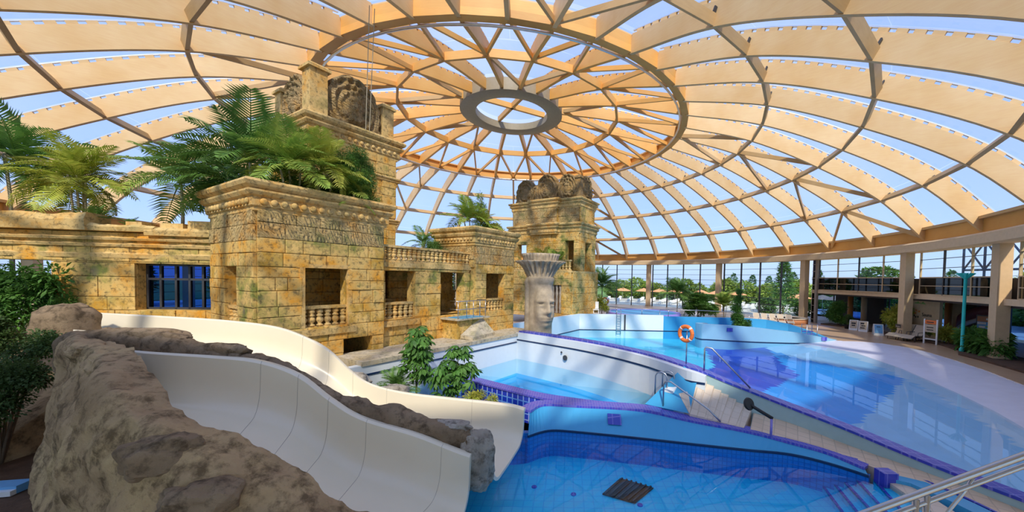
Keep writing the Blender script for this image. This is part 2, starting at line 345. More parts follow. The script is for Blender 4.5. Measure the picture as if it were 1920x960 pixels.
# hub with its round rooflight
hub = MB(); hub.rings([[(r*math.cos(2*PI*k/64), r*math.sin(2*PI*k/64), z) for k in range(64)] for r, z in ((3.5, 21.5), (3.5, 20.82), (3.62, 20.76), (4.85, 20.76), (4.98, 20.84), (4.98, 21.9), (4.6, 21.9), (3.5, 21.5))], True, False)
hub.build('hub_ring', 'hub_metal', dome, 2, False)
for a in (0.55, 0.55+PI/2):
    d = V(math.cos(a), math.sin(a), 0)*3.6; MB().bar(V(0, 0, 21.7)-d, V(0, 0, 21.7)+d, .28, .5).build('hub_beam', 'wood_inner', dome, False, False)
MB().lathe([(3.7, 22.0), (3.7, 22.03)], 48).build('hub_pane', 'roof_glass', dome, False, False)
# panes
def pane(ra, rb, th0, th1, off, n=3):
    top, bot = [], []
    for k in range(n+1):
        r = ra+(rb-ra)*k/n; top.append([at(r, th0, off+.03), at(r, th1, off+.03)]); bot.append([at(r, th0, off), at(r, th1, off)])
    mb = MB(); mb.rings([[bot[k][0], bot[k][1], top[k][1], top[k][0]] for k in range(n+1)], True); return mb.mesh('pane')
me_panes = [pane(RR[j]+.03, RR[j+1]-.03, .15, 8.85, 1.42) for j in range(4)]; me_pi = [pane(10.45, 16.5, .15, 8.9, 1.2), pane(10.45, 16.5, 9.1, 17.85, 1.2), pane(4.95, 10.35, .3, 17.7, 1.2)]
for k in range(40):
    for me in me_panes: rot_copy(me, 'pane', 'roof_glass', TH0+9*k)
for k in range(20):
    for me in me_pi: rot_copy(me, 'pane', 'roof_glass', TH0+18*k)
# ------------------------------------------------------------------ eave beam, columns, glass wall
def P(r, th, z=0): a = math.radians(th); return V(CX+r*math.cos(a), CY+r*math.sin(a), z)
mb = MB(); mb.rings([[P(r, th, z) for r, z in ((35.05, 7.5), (36.7, 7.5), (36.7, 8.27), (35.35, 8.27), (35.05, 8.12))] for th in range(-100, 261, 3)], True)
struct(mb.build('trim_1', 'beam_paint'))
def column(th, r, label, w=.68, d=.68, z=7.5, sink=0):
    t = thing('column', label, 'column', P(r, th), 'tan columns under the eave'); a = math.radians(th); er, et = V(math.cos(a), math.sin(a), 0), V(-math.sin(a), math.cos(a), 0)
    c = P(r, th)
    def sh(w, d, z0, z1, nm, mt): MB().obox(c-er*d/2-et*w/2+V(0, 0, z0), er*d, et*w, V(0, 0, z1-z0)).build(nm, mt, t)
    sh(w, d, 0, z, 'shaft', 'column_paint'); sh(w+.12, d+.12, 0, .25, 'plinth', 'column_paint'); return t
COLS = [(-21.3, 'wide tan column at the far right behind the leafy bed'), (-8, 'tan column beside the logo wall and reclining chairs'), (12.8, 'tan column standing by the terracotta tub rim'), (34.5, 'tan column behind the tall slender potted plant'), (55, 'tan column left of the window palms'), (75, 'tan column hidden behind the far temple tower'), (-36, 'tan column past the right edge of the leafy bed')]
for th, lb in COLS[:5]: column(th, 36.3 if th < -20 else 35.7, lb)
for th in (75, 95, 115, 135, 155, 175, 195):
    column(th, 35.7, 'tan perimeter column partly hidden behind the temple walls')
def window(n, th0, th1, z0=0, z1=7.5, r=36.35, mull=3, trans=.82, gl='glass'):
    a, b = P(r, th0), P(r, th1); d = b-a; L = d.length; e = d/L; w = sempty('window_%d' % n, a); nn = V(-e.y, e.x, 0)
    for k in range(mull+2):
        p = a+e*(L*k/(mull+1)); MB().obox(p-e*.07-nn*.1+V(0, 0, z0), e*.14, nn*.2, V(0, 0, z1-z0)).build('mullion', 'dark_metal', w)
    for k in range(mull+1):
        p = a+e*(L*k/(mull+1)+.07); MB().obox(p-nn*.012+V(0, 0, z0), e*(L/(mull+1)-.14), nn*.024, V(0, 0, z1-z0)).build('pane', gl, w)
    z = z0+trans
    while z < z1-.2: MB().obox(a-nn*.05+V(0, 0, z), e*L, nn*.1, V(0, 0, .05)).build('transom', 'dark_metal', w); z += trans
    return w
wi = 1
for a, b in ((12.8, 34.5), (34.5, 55), (55, 75), (75, 95), (95, 115), (115, 135), (135, 155), (155, 175), (175, 195), (195, 215)):
    window(wi, a+.8, b-.8); wi += 1
# open vents at window tops
for th in (53.2, 44.8, 30.6, 24, 17):
    pass
# ------------------------------------------------------------------ floors
def flat(name, poly, z, mat, t=.25):
    return MB().prism([(x, y, z) for x, y in poly], (0, 0, -t)).build(name, mat)
BEACH_TOP = [(22.6, 30.2), (24.4, 29.9), (25.3, 29.2), (25.9, 27.6), (25.7, 26.0), (24.75, 23.1), (23.59, 20.32), (22.1, 17.45), (19.6, 13.6), (16.4, 9.4), (13.2, 5.4)]
arc = [tuple(P(37.2, th).xy) for th in range(-60, 121, 6)]
deck_poly = list(reversed(BEACH_TOP)) + [(22.2, 31.2), (21.2, 36.2), (17.5, 36.6), (12.3, 36.4), (9.4, 36.2), (.4, 36.1)] + [(-2.5, 33.5), (-14, 40)] + arc[::-1]
struct(flat('floor', deck_poly, 0, 'deck'))
yard = MB().rings([[P(61, th, -.3), P(260, th, -.3), P(260, th, -.8), P(61, th, -.8)] for th in range(0, 361, 6)], True, False).build('floor_lawn', 'grass'); struct(yard)
struct(MB().prism([P(37.2, th, -.06) for th in range(-75, 221, 5)] + [P(62, th, -.06) for th in range(220, -76, -5)], (0, 0, -.2)).build('floor_terrace', 'paving_out'))
struct(flat('floor_garden', [(-40, -3), (-4.6, -3), (-4.6, 5.1), (-4.45, 11.0), (-6.5, 14), (-2.5, 33.5), (-14, 40), (-40, 40)], -.02, 'soil'))
struct(flat('floor_gallery', [(-4.6, -3), (16, -3), (13, 3.2), (9.4, 4.6), (8.6, 5.2), (7.6, 4.6), (5.6, 3.2), (2, 2.8), (-2.8, 3.1), (-4.5, 5.0), (-4.6, 5.0)], -.02, 'walk'))
# unseen glazing added behind the viewer so that fill light comes in
wg = sempty('window_40', tuple(P(41, -80)))
for k in range(14):
    t0, t1 = -135+k*7.5, -135+(k+1)*7.5; a, b = P(41, t0, 0), P(41, t1, 0); e = b-a; nn = V(e.y, -e.x, 0).normalized()
    MB().obox(a, e, nn*.03, Z3*8).build('pane', 'glass', wg); MB().obox(a, e.normalized()*.18, nn*.18, Z3*8).build('mullion', 'dark_metal', wg)
mb = MB(); mb.rings([[P(r, th, z) for r, z in ((37.6, 8.3), (46, 8.3), (46, 8.6), (37.6, 8.6))] for th in range(-140, -29, 5)], True); struct(mb.build('unseen_sun_block', 'beam_paint'))  # unseen roof slab added to keep the sun off the foreground rocks
# ------------------------------------------------------------------ strips along a path
def strip(path, z0, z1, w0, w1, name, mat, parent, smooth=False):
    """wall along a plan path [(x,y,ztop)], between side offsets w0..w1 (left of travel positive) and z0..ztop+z1"""
    n = len(path); rg = []
    for k, (x, y, zt) in enumerate(path):
        a = Vector(path[max(0, k-1)][:2]); b = Vector(path[min(n-1, k+1)][:2]); d = (b-a).normalized(); s = Vector((-d.y, d.x))
        p, q = Vector((x, y))+s*w0, Vector((x, y))+s*w1; lo = z0 if not callable(z0) else z0(k)
        rg.append([(p.x, p.y, lo), (q.x, q.y, lo), (q.x, q.y, zt+z1), (p.x, p.y, zt+z1)])
    return MB().rings(rg, True).build(name, mat, parent, smooth)
def sm(pts, n): return [tuple(p) for p in curve(pts, n)]
# ------------------------------------------------------------------ wave pool
WV = [(-2.66, 20.2, 1.75), (.95, 17.33, 1.75), (3.19, 14.68, 1.75), (4.15, 12.75, 1.74), (4.62, 12.28, 1.66), (5.35, 11.99, 1.4), (6.07, 11.75, 1.15), (7.03, 11.2, .85), (8.0, 10.3, .6), (8.7, 9.25, .42), (9.25, 8.39, .3), (9.85, 7.5, .2), (10.6, 6.3, .12), (11.6, 4.6, .05)]
wv = sm(WV, 60)
wave = thing('wave_pool', 'large wave pool with dark and light blue floor bands and pale beach', 'pool', (12, 20, 0))
strip(wv, -1.6, -.07, 0, .38, 'near_wall', 'pool_greygreen', wave)
strip(wv, lambda k: wv[k][2]-.07, 0, -.03, .42, 'coping', 'coping_blue', wave)
fwp = [(-8.4, 19.5, 1.3), (-5.6, 24, 1.3), (-1.95, 30, 1.3), (1.2, 35.4, 1.3), (4.5, 35.5, 1.3), (9.4, 35.5, 1.3)]
strip(fwp, -1.6, 0, 0, .35, 'far_wall', 'pool_white', wave)
strip([(9.4, 35.5, 1.2), (12.3, 35.6, 1.17), (17.5, 35.8, 1.15), (19.5, 35.6, 1.05), (21.0, 34.5, .8), (21.8, 32.8, .4), (22.2, 31.2, .05)], -1.6, 0, 0, .35, 'far_wall', 'pool_wall', wave)
isl = sm([(12.3, 32.6, 1.0), (11.3, 32.0, 1.05), (11.4, 31.0, 1.08), (12.1, 30.8, 1.06), (14.92, 30.1, .99), (17, 29.85, .82), (19.17, 29.8, .6), (21.3, 30.1, .25), (22.6, 30.4, .03)], 40)
strip(isl, -1.6, 0, 0, .4, 'island_wall', 'pool_pale', wave)
strip([(x, y, -.20) for x, y, z in isl], -.30, 0, -.02, 0, 'waterline_band', 'black_line', wave)
strip([(x, y, -.2) for x, y, z in fwp[2:]]+[(12.3, 35.58, -.2)], -.29, 0, -.02, 0, 'waterline_band', 'black_line', wave)
for x, y, nx, ny, z in ((13.6, 30.36, -.25, -.97, .55), (21.3, 30.05, .05, -1, -.02), (-1.2, 32.3, .82, -.55, .9)):
    e = V(-ny, nx, 0); n = V(nx, ny, 0); MB().obox(V(x, y, z)-e*.22, e*.44, n*.04, V(0, 0, .3)).build('wall_inlet', 'coping_blue', wave)
# floor of stepped tiles: colour chevrons pointing at the beach
TIPS = [((9.9, 24.0), (11.9, 31.6), (7.8, 22.2)), ((14.3, 22.3), (16.6, 30.6), (9.2, 17.9)), ((18.4, 19.6), (16.6, 27.0), (10.8, 13.7))]
SHORE = [(19.2, 29.4), (20.3, 27.4), (20.64, 26.09), (19.7, 21.63), (17.94, 16.91), (16.85, 14.44), (15.63, 12.26), (14.0, 9.6), (12.2, 6.9), (11, 5)]
def side(p, a, b): return (b[0]-a[0])*(p[1]-a[1])-(b[1]-a[1])*(p[0]-a[0])
def inside(p, poly):
    c = False; n = len(poly)
    for i in range(n):
        (x0, y0), (x1, y1) = poly[i], poly[i-1]
        if (y0 > p[1]) != (y1 > p[1]) and p[0] < (x1-x0)*(p[1]-y0)/(y1-y0)+x0: c = not c
    return c
def dist_shore(p):
    best = 1e9
    for a, b in zip(SHORE, SHORE[1:]):
        ax, ay = a; dx, dy = b[0]-ax, b[1]-ay; t = max(0, min(1, ((p[0]-ax)*dx+(p[1]-ay)*dy)/(dx*dx+dy*dy)))
        d = math.hypot(p[0]-ax-t*dx, p[1]-ay-t*dy)
        if d < best: best = d; sg = dx*(p[1]-ay)-dy*(p[0]-ax)
    return best if sg < 0 else -best
pool_poly = [(x, y) for x, y, z in wv] + [(14, 4.2)] + BEACH_TOP[::-1] + [(22.3, 31.2), (21, 35), (17, 36), (9, 35.9), (.4, 35.8), (-6.3, 24.2), (-9.2, 19.4)]
def zfloor(p):
    d = dist_shore(p); return max(-1.0, -.27-.13*d) if d > 0 else min(-.012, -.27-d*.075)
G = .3; fv, ff, fm = [], [], []; vid = {}
def gv(i, j):
    if (i, j) not in vid: p = (-9.6+i*G, 3.9+j*G); vid[(i, j)] = len(fv); fv.append((p[0], p[1], zfloor(p)))
    return vid[(i, j)]
for i in range(int(36/G)):
    for j in range(int(33/G)):
        p = (-9.6+(i+.5)*G, 3.9+(j+.5)*G)
        if not inside(p, pool_poly): continue
        ff.append((gv(i, j), gv(i+1, j), gv(i+1, j+1), gv(i, j+1)))
        k = 3
        for m, (tip, up, dn) in reversed(list(enumerate(TIPS))):
            if side(p, tip, up) > 0 and side(p, dn, tip) > 0: k = m
        if k == 3 and dist_shore(p) < .6: k = 4
        fm.append(k)
me = bpy.data.meshes.new('pool_floor'); me.from_pydata(fv, [], ff); me.update()
for k in ('floor_cyan', 'floor_navy', 'floor_azure', 'floor_pale', 'floor_beach'): me.materials.append(MAT[k])
me.polygons.foreach_set('material_index', fm); obj('pool_floor', me, None, wave)
shore_in = [(x, y) for x, y in SHORE]
wp = [(x, y) for x, y, z in wv[:-4]] + [(11, 5)] + [(x+.35, y-.1) for x, y in SHORE[::-1]] + [(20.5, 30), (22.3, 31.0), (21.6, 33), (20.6, 34.9), (19.3, 35.7), (12.3, 35.7), (.6, 35.5), (-6.3, 24.0), (-9.0, 19.5)]
MB().prism([(x, y, -.25) for x, y in wp], (0, 0, -.01)).build('water', 'water', wave)
# ladder on the far wall
lad = thing('pool_ladder', 'tall chrome ladder fixed to the white far wall of the wave pool', 'ladder', (5.0, 35.3, -.25))
for s in (-.2, .2): MB().tube([(5.0+s, 35.32, -.6), (5.0+s, 35.32, 1.55), (5.0+s, 35.45, 1.8), (5.0+s, 35.9, 1.8)], .03, 6).build('rail', 'steel', lad, True)
for k in range(9): MB().box((5.0, 35.32, -.45+k*.25), (.42, .05, .03)).build('rung', 'steel', lad)
MB().box((5.62, 35.42, .55), (.14, .1, 1.5)).build('post', 'dark_metal', lad)
# ------------------------------------------------------------------ middle pool
mid = thing('plunge_pool', 'deep white-walled pool with blue water between temple and wave pool', 'pool', (-.5, 15.5, 0))
UX, UY = .515, .857; VX, VY = -.857, .515; OX, OY = -9.76, 11.12
def T(a, b, z=0): return V(OX+a*UX+b*VX, OY+a*UY+b*VY, z)
U3, V3, Z3 = V(UX, UY, 0), V(VX, VY, 0), V(0, 0, 1)
c0 = T(2.5, -1.5); c1 = T(11.1, -1.5)
MB().obox(T(2.0, -1.5, -1.2), U3*9.6, V3*.3, V(0, 0, 2.72)).build('left_wall', 'pool_white', mid)
strip(wv[:20], -1.2, -.075, -.28, -.005, 'right_wall', 'pool_white', mid)
strip([(x, y, 1.34) for x, y, z in wv[:20]], 1.27, 0, -.30, -.27, 'tile_line', 'black_line', mid)
MB().obox(T(2.0, -1.53, 1.15), U3*9.1, V3*.04, V(0, 0, .06)).build('tile_line', 'black_line', mid)
MN = [(-6.9, 17.3, .5), (-3.92, 15.24, .5), (-1.28, 13.45, .5), (-.02, 12.85, .5), (1.2, 12.45, .5), (2.5, 12.21, .5), (3.2, 11.95, .48)]
mn = sm(MN, 30)
strip(mn, -1.2, -.06, -.42, 0, 'near_wall', 'grid_tile', mid)
strip(mn, .44, 0, -.46, .03, 'coping', 'mosaic', mid)
midpoly = [(x, y) for x, y, z in mn] + [(3.45, 13.0), (3.2, 14.2)] + [(x, y) for x, y, z in wv[:16][::-1]] + [tuple(c1.xy), tuple(c0.xy)]
MB().prism([(x, y, .25) for x, y in midpoly], (0, 0, -.01)).build('water', 'water', mid)
MB().prism([(x, y, -.55) for x, y in midpoly], (0, 0, -.2)).build('pool_floor', 'mid_floor', mid)
MB().quad((3.2, 11.9, .50), (3.95, 11.5, .48), (4.55, 12.35, 1.69), (4.15, 12.72, 1.72), (3.6, 12.78, 1.15), (2.7, 12.3, .48)).build('entry_bank', 'pool_wall', mid)
MB().rings([[(2.7, 12.3, .48), (3.6, 12.78, 1.15), (4.2, 12.75, 1.72)], [(2.7, 12.3, -.6), (3.6, 12.78, -.6), (4.2, 12.75, -.6)]]).build('bank_side', 'pool_wall', mid)
q = V(.62, -.78, 0)
for x, y, z in ((2.9, 14.72, 1.3),): MB().obox(V(x, y, z), q*.4, V(-.78, -.62, 0)*.03, V(0, 0, .26)).build('depth_plate', 'coping_blue', mid)
lamp = MB(); lamp.lathe([(.13, 0), (.13, .05), (.09, .05)], 16); o = lamp.build('wall_light', 'dark_metal', mid, False, False); o.matrix_parent_inverse = mid.matrix_basis.inverted(); o.location = (-.06, 17.75, .82); o.rotation_euler = V(-.66, -.75, 0).to_track_quat('Z', 'Y').to_euler()
lamp = MB(); lamp.lathe([(.05, 0), (.05, .03)], 10); o = lamp.build('wall_nozzle', 'dark_metal', mid, False, False); o.matrix_parent_inverse = mid.matrix_basis.inverted(); o.location = (-.25, 17.9, 1.06); o.rotation_euler = V(-.66, -.75, 0).to_track_quat('Z', 'Y').to_euler()
# ------------------------------------------------------------------ front pool
front = thing('splash_pool', 'bright blue landing pool at the foot of the slides', 'pool', (2.5, 7.5, -.1))
FT = sm([(-1.1, 11.15, .6), (-.72, 11.85, .56), (.34, 11.9, .52), (2.41, 11.75, .48), (3.87, 11.14, .4), (5.35, 10.61, .32), (6.37, 10.21, .2), (7.13, 9.75, .13), (7.62, 9.1, .06)], 50)
fw = sm([(-1.12, 10.85, -.1), (-.5, 11.3, -.1), (.34, 11.25, -.1), (2.27, 10.88, -.1), (3.77, 10.55, -.1), (5.19, 10.25, -.1), (6.28, 10.04, -.1), (7.05, 9.55, -.1), (7.6, 8.95, -.1)], 50)
MB().rings([[fw[k], (FT[k][0], FT[k][1], FT[k][2]-.04), (FT[k][0], FT[k][1]+.12, FT[k][2]-.04), (fw[k][0], fw[k][1]+.2, -.1)] for k in range(50)], True).build('far_wall', 'pool_wall', front)
strip([(x, y, -.1) for x, y, z in fw], -1.4, 0, 0, .2, 'lower_wall', 'front_wall', front)
strip([(x, y, -.06) for x, y, z in fw], -.12, 0, -.02, .03, 'waterline_band', 'black_line', front)
strip(FT, lambda k: FT[k][2]-.06, .01, -.03, .40, 'coping', 'mosaic', front)
MB().box((7.85, 8.75, .0), (.34, .3, .34)).build('coping_end', 'coping_blue', front)
fpoly = [(x, y) for x, y, z in fw] + [(8.3, 8.1), (8.4, 6.6), (7.4, 5.0), (5.5, 3.6), (2, 3.2), (-2.6, 3.4), (-4.2, 5), (-4.2, 10)]
MB().prism([(x, y, -.9) for x, y in fpoly], (0, 0, -.2)).build('pool_floor', 'front_floor', front)
MB().prism([(x, y, -.1) for x, y in fpoly], (0, 0, -.01)).build('water', 'water', front)
for p, q, z in (((7.05, 10.0), (6.4, 7.7), -.75), ((7.23, 9.8), (6.55, 7.4), -.6), ((7.32, 9.48), (6.75, 7.2), -.45), ((7.46, 9.17), (6.85, 7.1), -.3), ((7.73, 8.97), (7.0, 6.9), -.18)):   # submerged entry steps
    MB().prism([(p[0], p[1], z), (q[0], q[1], z), (q[0]+.6, 5.4, z), (8.3, 5.6, z), (8.3, 8.4, z), (7.9, 8.9, z)], (0, 0, -.2)).build('step', 'front_floor', front)
    strip([(p[0], p[1], z), (q[0], q[1], z)], z-.04, .012, 0, .06, 'step_nosing', 'coping_blue', front)
MB().prism([(7.82, 8.62, -.05), (8.18, 8.7, -.05), (8.27, 8.2, -.05), (8.23, 7.3, -.05), (7.75, 7.5, -.05)], (0, 0, -.2)).build('landing', 'step_tile', front)
strip([(-1.1, 10.95, -.02), (-4.2, 10.8, -.02), (-4.3, 5.2, -.02), (-2.7, 3.3, -.02), (2.0, 3.0, -.02), (5.6, 3.4, -.02), (7.6, 4.8, -.02), (8.5, 5.4, -.02)], -1.4, 0, -.2, 0, 'side_wall', 'front_wall', front)
strip(sm([(8.02, 9.04, .03), (8.5, 8.75, .03), (8.68, 8.29, .03), (8.86, 7.7, .03), (9.0, 6.6, .03), (9.0, 5.2, .03)], 16), -1.4, 0, -.42, 0, 'kerb', 'pool_wall', front)
strip(sm([(8.05, 9.09, .03), (8.54, 8.78, .03), (8.72, 8.31, .03), (8.9, 7.72, .03), (9.04, 6.6, .03), (9.04, 5.2, .03)], 16), -.2, .01, 0, .06, 'kerb_line', 'coping_blue', front)
for x, y, s in ((1.35, 10.98, 0),):
    MB().obox((x, y+.42, .14), (.42, -.06, 0), (.0, -.05, 0), (0, .24, .24)).build('depth_plate', 'coping_blue', front)
for x, y in ((-.8, 9.6), (.25, 9.3), (1.9, 8.9), (-1.3, 7.6)): MB().lathe([(.07, -.9), (.07, -.88)], 12, (x, y, 0)).build('floor_outlet', 'coping_blue', front)
mat_t = thing('dark_floor_plate', 'dark square grate lying on the blue pool floor', 'grate', (1.68, 9.45, -.9))  # dark plate with thin bars at pool floor level
GQ = [V(1.57, 10.06, -.89), V(2.4, 9.62, -.89), V(1.78, 8.94, -.89), V(1.0, 9.3, -.89)]
MB().prism(GQ, Z3*.03).build('plate', 'dark_room', mat_t)
for k in range(7):
    f = (k+.5)/7; MB().bar(GQ[0].lerp(GQ[1], f)+Z3*.05, GQ[3].lerp(GQ[2], f)+Z3*.05, .04, .03).build('bar', 'dark_metal', mat_t)
# ------------------------------------------------------------------ walkway and stairs between the pools
def wz(x): return max(-.08, .36-.085*(x-5.2)) if x > 5.2 else .36
inner = sm([(3.95, 11.35, .45), (5.25, 10.72, .33), (6.45, 10.4, .22), (7.3, 9.85, .14), (7.9, 9.1, .05), (8.35, 8.6, .02), (8.9, 7.6, -.02), (9.1, 6.2, -.05), (9.1, 5.0, -.06), (9.3, 4.0, -.06)], 24)
outer = sm([(4.6, 12.32, .9), (5.9, 11.8, .5), (7.0, 11.25, .35), (8.02, 10.3, .13), (8.7, 9.25, .1), (9.25, 8.39, .06), (9.85, 7.5, -.05), (10.6, 6.3, -.06), (11.6, 4.6, -.06), (12.4, 3.2, -.06)], 24)
MB().rings([[inner[k], outer[k], (outer[k][0], outer[k][1], -1), (inner[k][0], inner[k][1], -1)] for k in range(3, 24)], True).build('floor_walkway', 'walk')['kind'] = 'structure'
st = thing('stone_stairs', 'short flight of tan tiled steps beside the mosaic coping', 'stairs', (4.6, 11.6, .4))
NL = 7
for k in range(NL):     # k=0 top
    f = k/(NL-1)
    l0 = V(3.95, 11.45, .48).lerp(V(5.35, 10.78, .33), k/NL); l1 = V(3.95, 11.45, .48).lerp(V(5.35, 10.78, .33), (k+1)/NL)
    r0 = V(4.55, 12.3, 1.38).lerp(V(6.05, 11.74, .5), k/NL); r1 = V(4.55, 12.3, 1.38).lerp(V(6.05, 11.74, .5), (k+1)/NL)
    r1.z = r0.z-.045; l1.z = l0.z-.004
    MB().prism([l0, l1, r1, r0], (0, 0, -.5)).build('step', 'step_tile', st)
MB().prism([(3.95, 11.47, .49), (4.55, 12.32, 1.4), (4.2, 12.6, 1.6), (3.75, 12.2, 1.0)], (0, 0, -.3)).build('landing', 'step_tile', st)
def rail_thing(label, paths, r=.028, name='handrail', mt='steel', cat='handrail'):
    t = thing(name, label, cat, paths[0][0])
    for k, p in enumerate(paths): MB().tube(p, r, 8).build('rail' if k == 0 else 'post', mt, t, True)
    return t
rail_thing('chrome handrail descending along the left side of the tan steps', [[(3.25, 12.02, .48), (3.25, 12.02, 1.25), (3.3, 11.99, 1.35), (3.45, 11.92, 1.37), (4.45, 11.22, .72), (4.75, 11.02, .42)]])
rail_thing('chrome handrail on the wave pool coping above the steps', [[(4.72, 12.4, 1.6), (4.72, 12.4, 2.38), (4.78, 12.42, 2.45), (4.95, 12.36, 2.42), (6.1, 11.95, 1.2)]])
lr = thing('pool_grab_rails', 'pair of chrome grab rail hoops at the exit of the plunge pool', 'grab rail', (3.2, 13.3, 1))
for d in (0, .32): MB().tube([V(3.1+d*.9, 12.55+d*.5, .95)+V(*p) for p in ((0, 0, -.4), (0, 0, .45), (.06, -.02, .56), (.18, -.08, .6), (.3, -.14, .55), (.36, -.17, .44), (.36, -.17, -.2))], .025, 8).build('hoop', 'steel', lr, True)
MB().prism([(3.35, 12.35, .98), (3.75, 12.62, 1.22), (3.95, 12.4, 1.22), (3.6, 12.15, .98)], (0, 0, -.08)).build('exit_pad', 'pool_white', lr)
sh = thing('water_cannon', 'black round-headed pivoting nozzle on a purple post by the walkway', 'water cannon', (5.95, 10.35, .25))
MB().tube([(5.95, 10.4, .2), (5.95, 10.4, .78)], .035, 8).build('post', 'purple_glaze', sh, True); MB().tube([(5.98, 10.4, .78), (5.68, 10.55, .95), (5.45, 10.68, 1.08)], .05, 8).build('arm', 'black', sh, True)
hd = MB(); hd.lathe([(.05, -.04), (.17, -.04), (.19, 0), (.17, .04), (.05, .05)], 18); o = hd.build('head', 'black', sh, 2, False); o.matrix_parent_inverse = sh.matrix_basis.inverted(); o.location = (5.42, 10.68, 1.1); o.rotation_euler = (1.2, .3, .3)
# near railing at the lower right
rl = thing('tube_railing', 'near steel railing with two bars rising to the lower right corner', 'railing', (3.5, 3.0, 0))
MB().tube([(1.9, 3.0, 2.53), (2.48, 3.0, 2.76), (3.76, 3.0, 3.27), (5.6, 3.0, 4.01)], .028, 8).build('top_rail', 'steel', rl, True); MB().tube([(1.9, 3.0, 2.43), (2.75, 3.0, 2.77), (3.76, 3.0, 3.18), (5.6, 3.0, 3.92)], .02, 8).build('lower_rail', 'steel', rl, True)
for x in (2.95, 3.04): MB().tube([(x, 3.0, .0), (x, 3.0, 2.91+(x-2.95)*.4)], .024, 8).build('post', 'steel', rl, True)
MB().tube([(3.42, 3.0, 3.1), (3.36, 3.02, 2.95), (3.24, 3.04, 2.75), (3.2, 3.04, 0)], .014, 8).build('brace', 'steel', rl, True)
# ------------------------------------------------------------------ life ring posts
def life_ring(label, x, y, z, zr, face, R=.29, lean=0):
    t = thing('life_ring_post', label, 'life ring', (x, y, z)); MB().tube([(x, y, z), (x, y, zr+.1)], .022, 6).build('post', 'steel', t, True)
    e = V(-face[1], face[0], 0).normalized(); f = V(face[0], face[1], 0).normalized()
    ring = MB().tube([V(x, y, zr)+f*.07+(e*math.cos(a)+Z3*math.sin(a))*R for a in [2*PI*k/40 for k in range(41)]], R*.27, 10, False).build('ring', 'orange_ring', t, True)
    for k in range(4):
        a = PI/4+k*PI/2; pts = [V(x, y, zr)+f*.07+(e*math.cos(a+d)+Z3*math.sin(a+d))*R for d in (-.12, 0, .12)]; MB().tube(pts, R*.28, 10).build('band', 'white_paint', ring, True)
    return t
life_ring('orange life ring on a thin post beside the wave pool steps', 4.28, 12.95, 1.75, 2.83, (-.78, -.62), .255)
life_ring('small orange life ring on the far deck near the temple tower', 4.6, 45, 0, 2.0, (-.1, -1), .4)
# ------------------------------------------------------------------ slides
def slide(label, F, Nn, depth, ns=48):
    t = thing('water_slide', label, 'water slide', tuple(Vector(F[-1])*.5+Vector(Nn[-1])*.5))
    r = .42; cs = []; tops = []
    for k in range(ns):
        f, n = interp(F, k/(ns-1)), interp(Nn, k/(ns-1)); ax = (n-f); ax.z = 0; w = ax.length; e = ax/w
        zf, zn = f.z, n.z; row = []
        def pt(s, dz): zz = zf+(zn-zf)*s/w; p = f+e*s; return V(p.x, p.y, zz-dz)
        row.append(pt(-.16, 0)); row.append(pt(-.04, -.02)); row.append(pt(.02, .02)); row.append(pt(.05, depth*.42))
        for q in range(1, 7): a = q/6*PI/2; row.append(pt(.05+r*(1-math.cos(a)), depth*.42+(depth*.58)*math.sin(a)))
        row.append(pt(w*.5, depth+.02))
        for q in range(6, 0, -1): a = q/6*PI/2; row.append(pt(w-.05-r*(1-math.cos(a)), depth*.42+(depth*.58)*math.sin(a)))
        row += [pt(w-.05, depth*.42), pt(w-.02, .02), pt(w+.04, -.02), pt(w+.16, 0)]
        mid_ = (f+n)/2; outp = []
        for p in row[2:-2]:
            h = V(p.x-mid_.x, p.y-mid_.y, 0); kx = min(1, h.length/(w/2)); q = h*(1+.12/(w/2)*kx**4); outp.append(V(mid_.x+q.x, mid_.y+q.y, p.z-.07))
        o1, o0 = row[-1].copy(), row[0].copy(); o1.z -= .06; o0.z -= .06
        cs.append(row+[o1]+outp[::-1]+[o0]); tops.append(row)
    mb = MB().rings(cs, True); o = mb.build('trough', 'slide', t, 2)
    for fr in (.36, .46, .56, .70, .86):        # joints between the moulded sections
        k = int(fr*(ns-1)); MB().tube([p+Z3*.001 for p in tops[k][1:-1]], .0035, 4).build('joint', 'plaster', t)
    return t
F2 = [(-14.2, 10.6, 3.43), (-11.9, 10.6, 3.36), (-10, 10.6, 3.27), (-8.5, 10.6, 3.10), (-7.5, 10.6, 2.75), (-6.9, 10.6, 2.40), (-6.3, 10.6, 1.85), (-5.7, 10.6, 1.47), (-4.7, 10.6, 1.24), (-3.34, 10.6, 1.10), (-1.75, 10.5, .99), (-1.2, 10.4, .9)]
N2 = [(-11.3, 8.3, 3.3), (-10.0, 8.2, 3.25), (-8.9, 8.15, 3.12), (-7.8, 8.15, 2.95), (-6.8, 8.15, 2.72), (-6.0, 8.15, 2.38), (-5.3, 8.15, 1.95), (-4.7, 8.15, 1.62), (-3.9, 8.15, 1.35), (-3.1, 8.15, 1.15), (-2.2, 8.12, .98), (-1.62, 8.1, .85)]
slide('farther cream water slide running past the stone tower', F2, N2, .88)
F1 = [(-10.4, 7.75, 3.12), (-8.9, 7.45, 3.03), (-7.3, 7.4, 2.96), (-6.3, 7.4, 2.87), (-5.5, 7.4, 2.60), (-4.85, 7.4, 2.12), (-4.2, 7.4, 1.74), (-3.1, 7.4, 1.42), (-2.3, 7.4, 1.12), (-1.95, 7.4, 1.0)]
N1 = [(-8.3, 6.75, 3.15), (-7.3, 6.05, 3.1), (-6.45, 5.55, 2.95), (-5.3, 4.95, 2.6), (-4.68, 4.92, 2.32), (-4.28, 4.9, 2.06), (-3.85, 4.9, 1.8), (-3.3, 4.88, 1.55), (-2.7, 4.85, 1.28), (-2.1, 4.85, 1.0)]
